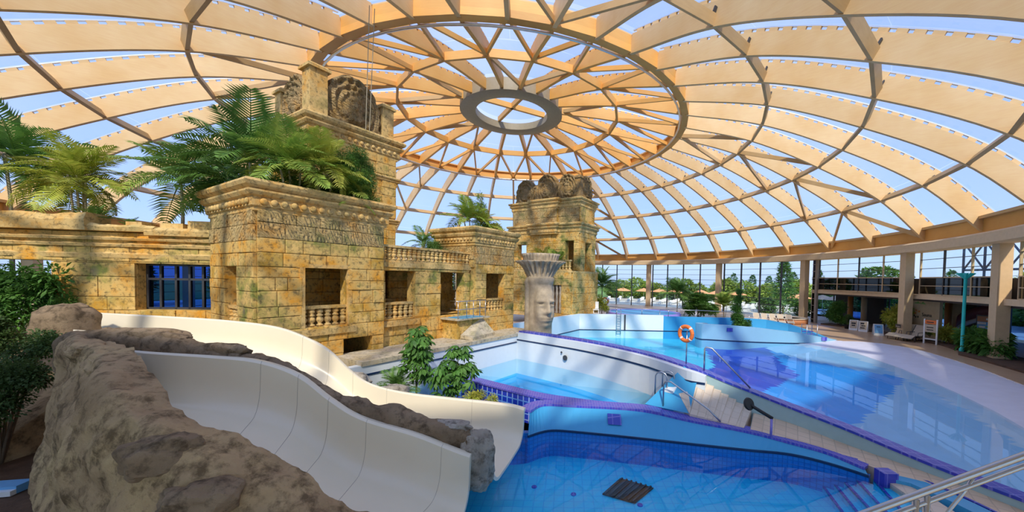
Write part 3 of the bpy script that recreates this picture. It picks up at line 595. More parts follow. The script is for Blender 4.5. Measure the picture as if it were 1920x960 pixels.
slide('nearer cream water slide in the foreground beside the rock wall', F1, N1, .98)
# ------------------------------------------------------------------ rocks
def rock_surface(label, name, rows, mat, nu, nv, amp, freq, thick=None, seed=0, cat='rock', ridged=.5):
    """rows: list of control curves (lists of points); a lofted, noise-displaced shell"""
    t = thing(name, label, cat, tuple(rows[-1][len(rows[-1])//2]))
    cur = [curve(r, nu) for r in rows]; grid = []
    for j in range(nv):
        f = j/(nv-1); grid.append([interp([tuple(cur[m][i]) for m in range(len(rows))], f) for i in range(nu)])
    out = []
    for j in range(nv):
        row = []
        for i in range(nu):
            p = grid[j][i]; du = grid[j][min(nu-1, i+1)]-grid[j][max(0, i-1)]; dv = grid[min(nv-1, j+1)][i]-grid[max(0, j-1)][i]
            n = du.cross(dv); n = n.normalized() if n.length > 1e-9 else Z3
            h = fbm(p*freq+Vector((seed, 0, 0)), 6); rg = 1-abs(noise.noise(p*freq*1.7+Vector((0, seed, 3))))*2
            c = noise.cell(p*freq*2.2) if 0 else 0
            row.append(p+n*(amp*(h*1.3+ridged*(rg-.5)*.5)))
        out.append(row)
    MB().rings(out).build('rock_face', mat, t, 2); return t
e1 = [(-11.8, 9.2, 3.15), (-10.9, 8.35, 3.25), (-9.6, 7.45, 3.3), (-8.4, 6.7, 3.28)] + [(x-.02, y-.1, z+.14) for x, y, z in N1[1:]]
e1b = [(x-.1, y-.34, z-.06) for x, y, z in e1]
e2 = [(-12.0, 8.9, 2.2), (-11.3, 8.2, 2.3), (-10.0, 7.1, 2.3), (-8.9, 6.3, 2.3), (-7.9, 5.6, 2.3), (-6.9, 5.0, 2.2), (-5.9, 4.5, 2.1), (-5.2, 4.3, 1.9), (-4.6, 4.2, 1.7), (-4.1, 4.15, 1.4), (-3.4, 4.2, 1.0), (-2.6, 4.3, .6), (-2.1, 4.4, .4)]
e3 = [(-11.6, 8.1, .9), (-10.9, 7.5, .9), (-9.6, 6.7, 1.0), (-8.5, 6.0, 1.1), (-7.6, 5.4, 1.1), (-6.6, 4.8, 1.0), (-5.7, 4.3, .9), (-5.0, 4.0, .8), (-4.4, 3.85, .6), (-3.9, 3.85, .4), (-3.2, 3.9, .2), (-2.5, 4.1, 0), (-2.0, 4.3, -.2)]
e4 = [(x+.1, y-.35, -.5) for x, y, z in e3]
e0 = [(x+.04, y+.18, z-.02) for x, y, z in e1]
rock_surface('big brown rock cliff in the lower left foreground', 'rock_cliff', [e4, e3, e2, e1b, e1, e0], 'rock', 170, 80, .26, .8, seed=3)
# boulders capping the cliff edge along the near slide
def boulder(label, c, s, mat, seed, rz=0, sub=4, amp=.3, freq=1.4, name='boulder', group=None):
    import bmesh
    bm = bmesh.new(); bmesh.ops.create_icosphere(bm, subdivisions=sub, radius=1)
    for v in bm.verts:
        p = v.co.copy(); q = Vector(tuple(math.copysign(abs(k)**.72, k) for k in p)); h = fbm(q*freq+Vector((seed*3.1, seed, 0)), 5)
        k = noise.voronoi(q*1.6+Vector((seed, 0, 0)))[0][0]
        v.co = q*(.88+amp*h+.28*(k-.3))
    me = bpy.data.meshes.new(name); bm.to_mesh(me); bm.free()
    me.polygons.foreach_set('use_smooth', [True]*len(me.polygons)); me.set_sharp_from_angle(angle=.6)
    o = obj(name, me, mat); o.location = c; o.scale = s; o.rotation_euler = (0, 0, rz); return tag(o, label, 'rock', group)
boulder('jagged boulder where the cliff edge meets the near slide', (-5.05, 4.5, 2.38), (.4, .24, .28), 'rock_brown', 2, .4)
boulder('pale flat-topped boulder on the cliff edge below the jagged one', (-4.35, 4.3, 1.98), (.42, .26, .22), 'rock_brown', 5, .2)
boulder('long low boulder on the cliff edge halfway down the near slide', (-3.65, 4.28, 1.52), (.42, .26, .22), 'rock_brown', 8, .1)
boulder('last boulder on the cliff edge at the bottom of the picture', (-2.95, 4.3, 1.1), (.42, .26, .22), 'rock_brown', 11, .1)
boulder('broad rounded boulder at the top of the rock cliff', (-9.3, 7.0, 3.15), (.7, .26, .2), 'rock', 14, -.6, 4, .25)
boulder('rounded boulder at the head of the near slide', (-7.9, 6.2, 3.0), (.5, .24, .2), 'rock', 21, -.45)
gate = boulder('squarish tan rock pillar at the upper end of the far slide', (-13.2, 9.6, 3.15), (.62, .5, .66), 'rock_brown', 17, .2, 4, .12, .8, 'rock_pillar')
# ridge between the slides
ra = [(-10.75, 8.0, 3.22), (-10.0, 7.98, 3.3), (-8.7, 7.95, 3.25), (-7.6, 7.95, 3.02), (-6.7, 7.9, 2.86), (-5.8, 7.9, 2.52), (-5.0, 7.9, 2.05), (-4.2, 7.9, 1.84), (-3.1, 7.9, 1.62), (-2.2, 7.9, 1.38), (-1.75, 7.85, 1.0)]
rz0 = [(x, 8.0, z-.6) for x, y, z in ra]; rz1 = [(x, 7.98, z-.02) for x, y, z in ra]; rz2 = [(x, 7.8, z+.08) for x, y, z in ra]; rz3 = [(x, 7.6, z-.06) for x, y, z in ra]; rz4 = [(x, 7.58, z-.7) for x, y, z in ra]
rock_surface('long brown rock ridge dividing the two slides', 'rock_ridge', [rz0, rz1, rz2, rz3, rz4][::-1], 'rock_brown', 150, 24, .11, 2.6, seed=9)
boulder('pale weathered boulder ending the ridge between the slide mouths', (-1.92, 7.75, .72), (.40, .24, .66), 'rock_pale', 31, .2, 5, .25, 1.6)
boulder('flat pale rock slab on the lower ridge between the slides', (-2.95, 7.8, 1.42), (.95, .2, .17), 'rock_pale', 35, .0, 4, .3, 1.8)
boulder('brown boulder midway along the ridge between the slides', (-7.6, 7.8, 3.0), (.8, .18, .18), 'rock_brown', 38, 0, 4, .3, 1.6)
boulder('long brown boulder at the upper end of the slide ridge', (-9.3, 7.88, 3.26), (1.15, .22, .2), 'rock_brown', 41, 0, 4, .3, 1.4)
for k, (x, y, z, s) in enumerate(((-6.75, 11.4, 1.3, .34), (-5.4, 11.35, 1.0, .28), (-2.6, 11.3, .45, .3))):
    boulder(('brown boulder between the far slide and the tower foot', 'grey boulder under the umbrella plants', 'pale boulder by the mouth of the far slide')[k], (x, y, z), (s*1.6, s, s), 'rock_pale', 50+k, .3*k, 3)
# ------------------------------------------------------------------ temple: coursed stone walls with openings
def unit_block():
    import bmesh
    bm = bmesh.new(); bmesh.ops.create_cube(bm, size=1); bmesh.ops.bevel(bm, geom=[e for e in bm.edges if all(v.co.y < 0 for v in e.verts)], offset=.06, segments=1, affect='EDGES')
    me = bpy.data.meshes.new('stone_block'); bm.to_mesh(me); bm.free(); return me
BLK = {k: unit_block() for k in ('stone', 'stone_carved')}
for k, m in BLK.items(): m.materials.append(MAT[k])
def bands(z0, z1, ops):
    zs = sorted({z0, z1, *[z for o in ops for z in o[2:4] if z0 < z < z1]}); return list(zip(zs, zs[1:]))
def spans(s0, s1, za, zb, ops):
    r = [(s0, s1)]
    for o in ops:
        if o[2] < zb-.01 and o[3] > za+.01:
            nr = []
            for a, b in r:
                if o[0] > a: nr.append((a, min(b, o[0])))
                if o[1] < b: nr.append((max(a, o[1]), b))
            r = [(a, b) for a, b in nr if b-a > .02]
    return r
def wall(par, o, e, n, s0, s1, z0, z1, ops=(), thick=.4, row=.42, proud=.05, carved=None, core='stone', bw=(.45, .95), blocks=True, seed=1):
    """o: point on the outer face at s=0; e: unit direction along; n: outward normal"""
    rr = random.Random(seed); core_mb = MB()
    for za, zb in bands(z0, z1, ops):
        for a, b in spans(s0, s1, za, zb, ops):
            core_mb.obox(o+e*a-n*thick+Z3*za, e*(b-a), n*thick, Z3*(zb-za))
            if not blocks: continue
            k = max(1, round((zb-za)/row)); zs = [za+(zb-za)*(j+(rr.uniform(-.18, .18) if 0 < j < k else 0))/k for j in range(k+1)]
            for j in range(k):
                x = a; L = b-a; m = max(1, round(L/rr.uniform(*bw))); xs = [a+L*(q+(rr.uniform(-.22, .22) if 0 < q < m else 0))/m for q in range(m+1)]
                for q in range(m):
                    w, h = xs[q+1]-xs[q]-.018, zs[j+1]-zs[j]-.018; d = proud*rr.uniform(.6, 1.5)+.1
                    cv = carved and carved[0] <= zs[j]+.05 and zs[j+1]-.05 <= carved[1]
                    bo = bpy.data.objects.new('stone_block', BLK['stone_carved' if cv else 'stone']); COL.objects.link(bo); bo.parent = par
                    c = o+e*((xs[q]+xs[q+1])/2)+Z3*((zs[j]+zs[j+1])/2)+n*(d-.1-d/2+.05)
                    ey = -n; mw = Matrix(((e.x*w, ey.x*d, 0, c.x), (e.y*w, ey.y*d, 0, c.y), (0, 0, h, c.z), (0, 0, 0, 1)))
                    if e.cross(ey).z < 0: mw = Matrix(((-e.x*w, ey.x*d, 0, c.x), (-e.y*w, ey.y*d, 0, c.y), (0, 0, h, c.z), (0, 0, 0, 1)))
                    bo.matrix_parent_inverse = par.matrix_basis.inverted(); bo.matrix_basis = mw
    return core_mb.build('wall_core', core, par)
def rect(a0, a1, b0, b1): return [T(a0, b0), T(a1, b0), T(a1, b1), T(a0, b1)]
def cornice(par, a0, a1, b0, b1, prof, name='cornice', mat='stone_cornice', top=True):
    """prof: (outset, z) pairs from bottom to top around a rectangle"""
    rg = [[T(a0-o, b0-o, z), T(a1+o, b0-o, z), T(a1+o, b1+o, z), T(a0-o, b1+o, z)] for o, z in prof]
    mb = MB().rings(rg, True); return mb.build(name, mat, par)
BULB = MB().lathe([(.055, 0), (.10, 0), (.10, .06), (.055, .09), (.05, .12), (.095, .2), (.105, .27), (.09, .33), (.05, .38), (.095, .42), (.095, .46), (.05, .5), (.09, .56), (.1, .62), (.06, .66), (.1, .68), (.1, .72)], 10).mesh('baluster', True)
ROS = MB().lathe([(.085, 0), (.085, .02), (.06, .05), (.02, .06)], 10).mesh('rosette', True)
for m, k in ((BULB, 'stone_cornice'), (ROS, 'stone_cornice')): m.materials.append(MAT[k])
def put(me, name, par, loc, rot=(0, 0, 0), sc=(1, 1, 1)):
    o = bpy.data.objects.new(name, me); COL.objects.link(o); o.parent = par
    o.matrix_parent_inverse = par.matrix_basis.inverted() if par.type == 'EMPTY' else Matrix()
    o.location = loc; o.rotation_euler = rot; o.scale = sc; return o
def balustrade(par, p, q, z0, z1, step=.24, caps=True, rail=.1, w=.2):
    d = q-p; L = d.length; e = d/L; n = max(2, int(L/step)); h = z1-z0-(2*rail if caps else 0)
    s = V(-e.y, e.x, 0)
    if caps:
        MB().obox(p-s*w/2+Z3*z0, d, s*w, Z3*rail).build('bottom_rail', 'stone_cornice', par); MB().obox(p-s*(w/2+.03)+Z3*(z1-rail), d, s*(w+.06), Z3*rail).build('top_rail', 'stone_cornice', par)
    for k in range(n): put(BULB, 'baluster', par, p+e*(L*(k+.5)/n)+Z3*(z0+(rail if caps else 0)), (0, 0, k*.3), (1.2, 1.2, h/.72))
def rosettes(par, p, q, z, n_out, step=.26, sc=1.0):
    d = q-p; L = d.length; e = d/L; n = max(1, int(L/step)); r = n_out.to_track_quat('Z', 'Y').to_euler()
    for k in range(n): put(ROS, 'rosette', par, p+e*(L*(k+.5)/n)+Z3*z, r, (sc, sc, sc))
NB, NA = -V3, -U3     # outward normals of the front (b-) and left (a-) faces
COR = [(.02, 0), (.10, .04), (.10, .16), (.16, .20), (.16, .50), (.24, .55), (.30, .66), (.30, .72), (.22, .75), (.36, .86), (.40, .97), (.36, 1.06), (.10, 1.08), (.10, .8)]
def cor(z0, h, out=1.0): return [(o*out, z0+z*h/1.08) for o, z in COR]
# ---- big planter tower
tw = thing('temple_tower', 'big square stone tower topped by a planter of palms', 'tower', T(2.4, 2.2, .5))
wall(tw, T(.3, .3), U3, NB, 0, 4.2, .3, 6.7, [(1.24, 2.75, 2.8, 4.9), (2.6, 3.7, .9, 2.25)], .45, carved=(5.6, 6.75), seed=3)
wall(tw, T(.3, .3), V3, NA, 0, 3.85, .3, 6.7, [(1.35, 2.4, 2.8, 4.9)], .45, carved=(5.6, 6.75), seed=4)
wall(tw, T(4.5, .3), V3, U3, 0, 3.85, .3, 6.7, [], .45, blocks=False); wall(tw, T(.3, 4.15), U3, V3, 0, 4.2, .3, 6.7, [], .45, blocks=False)
tw_c = cornice(tw, .3, 4.5, .3, 4.15, cor(6.62, 1.0))
for z, s in ((7.0, 1.0),):
    rosettes(tw_c, T(.3, .13), T(4.5, .13), z-.06, NB, .27, 1.25); rosettes(tw_c, T(.13, .3), T(.13, 4.15), z-.06, NA, .27, 1.25)
MB().obox(T(.7, .7, 2.4), U3*3.4, V3*3.1, Z3*.3).build('room_floor', 'stone', tw); MB().obox(T(.7, .7, 5.3), U3*3.4, V3*3.1, Z3*.2).build('room_ceiling', 'stone', tw)
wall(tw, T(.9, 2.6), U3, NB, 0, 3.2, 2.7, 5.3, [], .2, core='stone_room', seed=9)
MB().obox(T(.5, .5, 6.6), U3*3.8, V3*3.45, Z3*.75).build('planter_soil', 'soil', tw)
balustrade(tw, T(1.5, .42), T(3.1, .42), 2.72, 3.55); balustrade(tw, T(.42, 1.6), T(.42, 2.75), 2.72, 3.55)
MB().obox(T(1.25, .12, 2.5), U3*2.1, V3*.3, Z3*.24).build('sill', 'stone_cornice', tw)
for a in (1.36, 2.95): MB().obox(T(a+.1, .2, 2.8), U3*.16, V3*.2, Z3*2.1).build('jamb', 'stone_cornice', tw)
MB().obox(T(1.35, .2, 4.9), U3*1.85, V3*.2, Z3*.14).build('lintel', 'stone_cornice', tw)
# ---- gallery wall between the towers
gl = thing('temple_gallery', 'stone gallery wall with roof balustrade between the planter tower and planter block', 'building', T(7, 2, 1.5))
wall(gl, T(4.55, .6), U3, NB, 0, 5.0, 1.5, 5.25, [(.2, 1.65, 2.8, 4.9), (3.1, 4.6, 2.75, 4.9)], .5, row=.5, bw=(.5, 1.1), seed=13)
MB().obox(T(4.4, .5, 5.1), U3*5.3, V3*4.5, Z3*.18).build('roof_terrace', 'stone', gl); MB().obox(T(4.4, .7, 2.5), U3*5.3, V3*4.3, Z3*.25).build('room_floor', 'stone', gl)
MB().obox(T(4.4, .45, 5.05), U3*5.3, V3*.25, Z3*.22).build('string_course', 'stone_cornice', gl)
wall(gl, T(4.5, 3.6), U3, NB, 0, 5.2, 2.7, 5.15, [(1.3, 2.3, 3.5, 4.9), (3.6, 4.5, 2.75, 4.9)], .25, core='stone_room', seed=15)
balustrade(gl, T(4.55, .58), T(9.5, .58), 5.27, 6.0); balustrade(gl, T(4.7, .75), T(6.25, .75), 2.72, 3.52); balustrade(gl, T(5.6, 3.45), T(6.9, 3.45), 2.8, 3.5)
MB().obox(T(4.6, .35, 2.5), U3*1.75, V3*.3, Z3*.24).build('sill', 'stone_cornice', gl)
# waterfall spout box below the doorway
MB().obox(T(7.75, -.55, 1.65), U3*1.5, V3*1.2, Z3*.95).build('spout_box', 'stone', gl)
MB().prism([T(7.9, -.62, 1.7), T(8.0, -1.35, 1.66), T(9.9, -1.0, 1.66), T(9.4, -.5, 2.5)], Z3*.16).build('spout_slab', 'stone_ledge', gl)
MB().obox(T(7.6, -.75, 2.58), U3*2.2, V3*1.3, Z3*.08).build('balcony_slab', 'stone_ledge', gl)
MB().obox(T(7.85, -.7, 2.66), U3*1.5, V3*.9, Z3*.02).build('balcony_water', 'pool_wall', gl)
rt = thing('balcony_railing', 'chrome balcony railing at the temple doorway above the spout', 'railing', T(8.4, -.6, 2.66))
for a in (7.75, 8.3, 8.75, 9.2, 9.6): MB().tube([T(a, -.6, 2.66), T(a, -.6, 3.5)], .02, 6).build('post', 'steel', rt, True)
for z in (3.5, 3.1): MB().tube([T(7.75, -.05, z), T(7.75, -.6, z), T(9.6, -.6, z), T(9.6, .0, z)], .02, 6).build('rail', 'steel', rt, True)
# ledge along the pool
lg = thing('stone_ledge', 'pale stone ledge along the foot of the temple gallery', 'ledge', T(8, -.8, 1.5))
MB().obox(T(2.6, -1.55, 1.5), U3*10.3, V3*2.0, Z3*.16).build('ledge_slab', 'stone_ledge', lg); MB().obox(T(2.6, -1.3, -.3), U3*10.3, V3*1.7, Z3*1.8).build('ledge_base', 'stone_ledge', lg)
# ---- planter block
bk = thing('planter_block', 'smaller square stone block with a planter at the gallery end', 'tower', T(11.2, 1.7, 1.6))
wall(bk, T(9.6, .2), U3, NB, 0, 3.15, 1.6, 6.35, [(.8, 2.3, 2.8, 4.9)], .4, carved=(5.3, 6.4), seed=23); wall(bk, T(9.6, .2), V3, NA, 0, 3.0, 5.2, 6.35, [], .4, carved=(5.5, 6.4), seed=24)
wall(bk, T(12.75, .2), V3, U3, 0, 3, 1.6, 6.35, [], .4, blocks=False); wall(bk, T(9.6, 3.2), U3, V3, 0, 3.15, 1.6, 6.35, [(.8, 2.3, 2.8, 4.9)], .4, blocks=False)
bk_c = cornice(bk, 9.6, 12.75, .2, 3.2, cor(6.35, 1.05, .85)); rosettes(bk_c, T(9.6, .05), T(12.75, .05), 6.72, NB, .24, 1.0); rosettes(bk_c, T(9.45, .2), T(9.45, 3.2), 6.72, NA, .24, 1.0)
MB().obox(T(9.8, .4, 6.3), U3*2.75, V3*2.6, Z3*.85).build('planter_soil', 'soil', bk); MB().obox(T(10, .6, 2.5), U3*2.4, V3*2.3, Z3*.25).build('room_floor', 'stone', bk)
balustrade(bk, T(10.4, .32), T(11.9, .32), 2.72, 3.5); balustrade(bk, T(10.5, 3.1), T(11.9, 3.1), 2.8, 3.9, .35)
# ---- carved face relief
def face_h(x, y):
    """height of a serene face, x in -1..1 across, y in -1 (chin)..1 (brow)"""
    g = lambda cx, cy, sx, sy: math.exp(-((x-cx)/sx)**2-((y-cy)/sy)**2)
    h = .55*math.exp(-(x/.75)**4-((y-.05)/1.0)**4)
    h += .50*g(0, .02, .13, .30)+.28*g(0, -.18, .22, .12)+.12*g(0, .3, .10, .3)
    h += .24*g(0, -.47, .34, .075)+.22*g(0, -.60, .28, .08)-.16*g(0, -.535, .42, .03)+.14*g(0, -.86, .26, .14)
    for s in (-1, 1):
        h += .18*g(.36*s, .36, .28, .07)-.16*g(.34*s, .24, .22, .06)+.14*g(.34*s, .16, .2, .07)+.10*g(.48*s, -.2, .22, .3)-.08*g(.13*s, -.08, .05, .12)
    return h
def stele(par, c, e, n, w, h, thick=.5, seed=0, mat='stone_crown', face=True, name='stele'):
    """arched carved crown panel: base centre c, width direction e, outward n"""
    nu, nv = 34, 40; rows = []; rows2 = []
    for j in range(nv+1):
        y = j/nv; hw = (w/2)*(1 if y < .35 else math.sqrt(max(.02, 1-((y-.35)/.66)**2)))*(1+.05*math.sin(y*26))
        a, b = [], []
        for i in range(nu+1):
            x = -1+2*i/nu; px = x*hw; fy = (y-.42)/.30; fx = px/(w*.20); d = .0
            if face and abs(fx) < 1.5 and abs(fy) < 1.5: d += .26*face_h(fx, fy)
            rr = math.hypot(px/(w*.5), (y-.42)/.55); d += .07*math.cos(rr*26)*(1 if rr > .42 else .25)+.05*math.cos(rr*14+math.atan2(y-.42, px+1e-6)*9)*(rr > .42)
            d += .10*fbm(Vector((px*3+seed, y*h*3, seed)), 4); d *= 1-abs(x)**6*.6
            base = c+e*px+Z3*(y*h); a.append(base+n*(thick/2+d)); b.append(base-n*(thick/2+d*.6))
        rows.append(a+b[::-1])
    return MB().rings(rows, True).build(name, mat, par, 2)
def pil(par, a, b, z0, h, w, mat='stone_cornice', name='pinnacle'):
    mb = MB(); mb.obox(T(a-w/2, b-w/2, z0), U3*w, V3*w, Z3*h); x = w*.16
    mb.obox(T(a-w/2-x, b-w/2-x, z0+h-.12), U3*(w+2*x), V3*(w+2*x), Z3*.12)
    rg = [[T(a-k, b-k, z), T(a+k, b-k, z), T(a+k, b+k, z), T(a-k, b+k, z)] for k, z in ((w/2+x*.6, z0+h), (w/2, z0+h+.1), (w*.2, z0+h+.2))]; mb.rings(rg, True)
    return mb.build(name, mat, par)
# ---- tall rear tower
bt = thing('rear_temple_tower', 'tallest stone tower with carved crown rising behind the planter palms', 'tower', T(5.5, 6, 5.3))
wall(bt, T(3.5, 4.1), U3, NB, 0, 4.05, 4.9, 11.0, [], .5, row=.55, seed=33); wall(bt, T(3.5, 4.1), V3, NA, 0, 3.6, 6.5, 11.0, [], .5, row=.55, seed=34)
MB().obox(T(3.9, 4.6, 1.5), U3*3.65, V3*3.1, Z3*9.5).build('tower_core', 'stone', bt)
bt_c = cornice(bt, 3.5, 7.55, 4.1, 7.7, cor(10.75, 1.05, 1.0)); cornice(bt, 3.5, 7.55, 4.1, 7.7, cor(9.35, .5, .55), 'string_course')
cornice(bt, 3.5, 7.55, 4.1, 7.7, cor(7.2, .45, .5), 'string_course')
rosettes(bt_c, T(3.5, 3.93), T(7.55, 3.93), 11.12, NB, .27, 1.1)
MB().obox(T(3.5, 4.1, 11.6), U3*4.05, V3*3.6, Z3*.2).build('roof_slab', 'stone_crown', bt)
pil(bt, 3.82, 4.4, 11.75, 2.15, .72); pil(bt, 7.15, 4.4, 11.75, 1.75, .6); pil(bt, 3.8, 7.3, 11.75, 1.75, .6); pil(bt, 7.2, 7.35, 11.75, 1.75, .6)
stele(bt, T(5.45, 4.45, 11.75), U3, NB, 2.6, 2.5, .5, 1); stele(bt, T(3.85, 5.9, 11.75), V3, NA, 2.3, 2.2, .5, 4)
stele(bt, T(5.5, 7.3, 11.75), U3, V3, 2.6, 2.4, .5, 7, face=False)
# hanging cords from the roof to the rear tower
cd = thing('hanging_cords', 'pair of thin ropes hanging from the roof over the carved face', 'rope', T(5.9, 3.7, 11.9))
for d in (0, .18): MB().tube([T(5.75+d, 3.75, 11.6), T(5.6+d*1.4, 3.2, 17.4)], .018, 5).build('cord', 'canopy_trunk', cd)
# ---- far tower
ft = thing('far_temple_tower', 'distant carved stone tower beside the wave pool', 'tower', T(24, 4.5, 1.4))
wall(ft, T(21.2, 1.0), V3, NA, 0, 8.4, 1.45, 5.3, [(.95, 2.4, 1.75, 4.15), (6.1, 7.2, 1.45, 4.1)], .5, row=.6, bw=(.7, 1.3), seed=43)
wall(ft, T(21.2, 1.0), U3, NB, 0, 4.6, 1.45, 5.3, [], .5, row=.6, bw=(.7, 1.3), seed=44)
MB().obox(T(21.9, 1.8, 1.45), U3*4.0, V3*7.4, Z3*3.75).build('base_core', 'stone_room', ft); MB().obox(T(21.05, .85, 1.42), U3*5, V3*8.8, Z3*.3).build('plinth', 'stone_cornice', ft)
for k in range(4): MB().lathe([(.11, 0), (.13, .1), (.1, .3), (.13, .5), (.1, .8), (.13, 1.1), (.1, 1.4), (.13, 1.7), (.1, 2.0), (.13, 2.3), (.11, 2.4)], 10, T(21.35, 2.15+k*.36, 1.75)).build('window_baluster', 'stone_grey', ft, True)
MB().obox(T(21.1, .9, 5.2), U3*4.9, V3*8.6, Z3*.15).build('terrace', 'stone_cornice', ft); balustrade(ft, T(21.25, 1.1), T(21.25, 9.2), 5.35, 6.25, .3)
wall(ft, T(22.7, 1.2), V3, NA, 0, 7.4, 5.3, 8.8, [(.5, 1.35, 5.35, 8.0), (5.6, 6.6, 5.4, 7.8)], .5, row=.6, bw=(.7, 1.3), seed=45); wall(ft, T(22.7, 1.2), U3, NB, 0, 2.9, 5.3, 8.8, [(.9, 2.0, 5.4, 7.9)], .4, row=.6, bw=(.7, 1.3), seed=46)
wall(ft, T(25.2, 1.7), V3, U3, 0, 4.5, 5.3, 8.8, [], .4, blocks=False, core='stone')
cornice(ft, 22.7, 25.6, 1.2, 8.6, cor(8.6, .95, 1.0)); wall(ft, T(22.8, 1.3), V3, NA, 0, 7.2, 9.4, 11.0, [], .4, row=.8, bw=(.9, 1.6), carved=(9.4, 11.0), seed=47); wall(ft, T(22.8, 1.3), U3, NB, 0, 2.7, 9.4, 11.0, [], .4, row=.8, seed=48)
cornice(ft, 22.8, 25.5, 1.3, 8.5, cor(10.8, .9, 1.0)); cornice(ft, 22.5, 25.5, 3.4, 6.0, cor(10.8, .95, 1.0)); cornice(ft, 22.4, 25.5, 3.4, 6.0, cor(8.6, 1.0, 1.0)); wall(ft, T(22.5, 3.4), V3, NA, 0, 2.6, 9.5, 10.9, [], .3, row=.7, carved=(9.4, 11), seed=49)
MB().obox(T(23.2, 1.7, 9.3), U3*2.2, V3*6.5, Z3*2.3).build('attic_core', 'stone', ft)
stele(ft, T(23.1, 2.6, 11.65), V3, NA, 1.9, 2.2, .6, 11, name='stele'); stele(ft, T(23.0, 4.7, 11.65), V3, NA, 2.3, 2.4, .6, 13, name='stele'); stele(ft, T(23.1, 7.2, 11.65), V3, NA, 2.1, 2.2, .6, 17, face=False, name='stele'); stele(ft, T(24.3, 1.7, 11.65), U3, NB, 1.9, 2.2, .6, 19, name='stele')
for b in (3.6, 5.95): pil(ft, 23.1, b, 11.6, 1.5, .45, 'stone_crown')
pil(ft, 23.1, 1.55, 11.6, 1.9, .5, 'stone_crown')
ft.location = (T(24, 4.5, 1.4).x*1.16, T(24, 4.5, 1.4).y*1.16, .87); ft.scale = (1.16, 1.16, 1.16)
# ---- left wall
lw = thing('ruined_wall', 'long weathered stone wall at the left with broken top', 'wall', (-16.5, 13, .5))
LO, LE, LN = V(-13.0, 13.7, 0), V(-.989, -.148, 0), V(.148, -.989, 0)
wall(lw, LO, LE, LN, -.3, 9.5, .3, 6.05, [(.35, 2.75, 3.25, 4.95), (5.3, 9.0, 2.0, 5.0)], .6, row=.6, bw=(.8, 1.6), proud=.04, seed=53)
for z, d, h, s0, s1 in ((5.15, .10, .2, -.3, 9.5), (5.55, .16, .12, -.2, 9.5), (5.78, .22, .10, -.1, 9.5), (5.98, .3, .26, .0, 2.3), (6.1, .26, .2, 2.0, 4.3), (6.1, .34, .55, 4.0, 9.5)):
    rows = []; m = int((s1-s0)/.12)
    for k in range(m+1):
        s = s0+(s1-s0)*k/m; j = .07*fbm(Vector((s*1.6, z*5, 2)), 4)*2; jj = .12*fbm(Vector((s*1.1, z*3, 7)), 4)*(2 if z > 5.9 else .6)
        rows.append([LO+LE*s+LN*(-.5)+Z3*(z-.05), LO+LE*s+LN*(d+j)+Z3*(z-.02), LO+LE*s+LN*(d+j+.03)+Z3*(z+h*.6+jj*.5), LO+LE*s+LN*(d+j-.06)+Z3*(z+h+jj), LO+LE*s+LN*(-.5)+Z3*(z+h+jj*.6)])
    MB().rings(rows, True).build('eroded_course', 'stone_cornice', lw)
for k, (s, z, w, h) in enumerate(((.15, 6.2, .9, .35), (1.2, 6.22, .7, .22), (2.5, 6.3, .5, .15))):
    MB().obox(LO+LE*s+LN*.1+Z3*z, LE*w, LN*-.5, Z3*h).build('broken_stone', 'stone_cornice', lw)
wf = sempty('window_21', tuple(LO+LE*1.5+Z3*3.2)); 
MB().obox(LO+LE*.35-LN*.4+Z3*3.25, LE*2.4, LN*.03, Z3*1.7).build('pane', 'blue_glass', wf)
for s in (.35, .85, 1.3, 1.75, 2.25, 2.68): MB().obox(LO+LE*s-LN*.42+Z3*3.25, LE*.07, LN*.1, Z3*1.7).build('mullion', 'dark_metal', wf)
for z in (3.25, 4.35, 4.88): MB().obox(LO+LE*.35-LN*.42+Z3*z, LE*2.4, LN*.1, Z3*.08).build('transom', 'dark_metal', wf)
MB().obox(LO+LE*.3+Z3*3.12+LN*.05, LE*2.5, LN*-.4, Z3*.12).build('sill', 'stone_cornice', lw)
# ---- carved face column
fc = thing('face_column', 'grey stone column carved as a giant face with feathered crown', 'column', (-1.55, 21.0, 1.0))
cx0, cy0 = -1.62, 21.3; AF = math.atan2(-.9, .43)
def rf(an, z, r):
    d = 0; x = ((an-AF+PI) % (2*PI)-PI)
    if z < 4.3: d += .72*face_h(x/.92, (z-3.0)/1.12) if abs(x) < 1.35 else 0
    y = ((an-AF+1.75+PI) % (2*PI)-PI)
    if abs(y) < .28 and z < 4.6: d += .18*math.exp(-(y/.2)**4)
    if abs(x) > 1.9 and z < 5.1: d += .06*math.cos(an*26)*math.cos(z*9)
    if 4.35 < z < 4.75: d += .03*math.cos(z*60)
    if z > 4.75: d += .11*math.cos(an*22)*min(1, (z-4.75)/.3)*(r/.9)
    if z < 1.35: d += .1*fbm(Vector((math.cos(an)*2, math.sin(an)*2, 5)), 3)
    return d
prof = [(.62, 1.05), (.70, 1.25)] + [(.72, 1.3+k*.075) for k in range(41)] + [(.76, 4.36), (.80, 4.45), (.80, 4.7), (.76, 4.75), (.74, 4.8), (.78, 4.95), (.86, 5.15), (.98, 5.35), (1.14, 5.52), (1.3, 5.62), (1.32, 5.68), (1.1, 5.66), (.9, 5.6)]
MB().lathe(prof, 120, (cx0, cy0, 0), rf).build('carved_shaft', 'stone_face', fc, True)
MB().lathe([(.9, 5.55), (.95, 5.7), (1.0, 5.95), (1.08, 6.1), (.95, 6.1), (.8, 5.9)], 96, (cx0, cy0, 0), lambda an, z, r: .07*math.cos(an*30)*(z > 5.6)).build('crown', 'stone_grey', fc, True)
MB().lathe([(1.0, -1.5), (1.05, .9), (.8, 1.1)], 24, (cx0, cy0, 0)).build('footing', 'stone_ledge', fc)
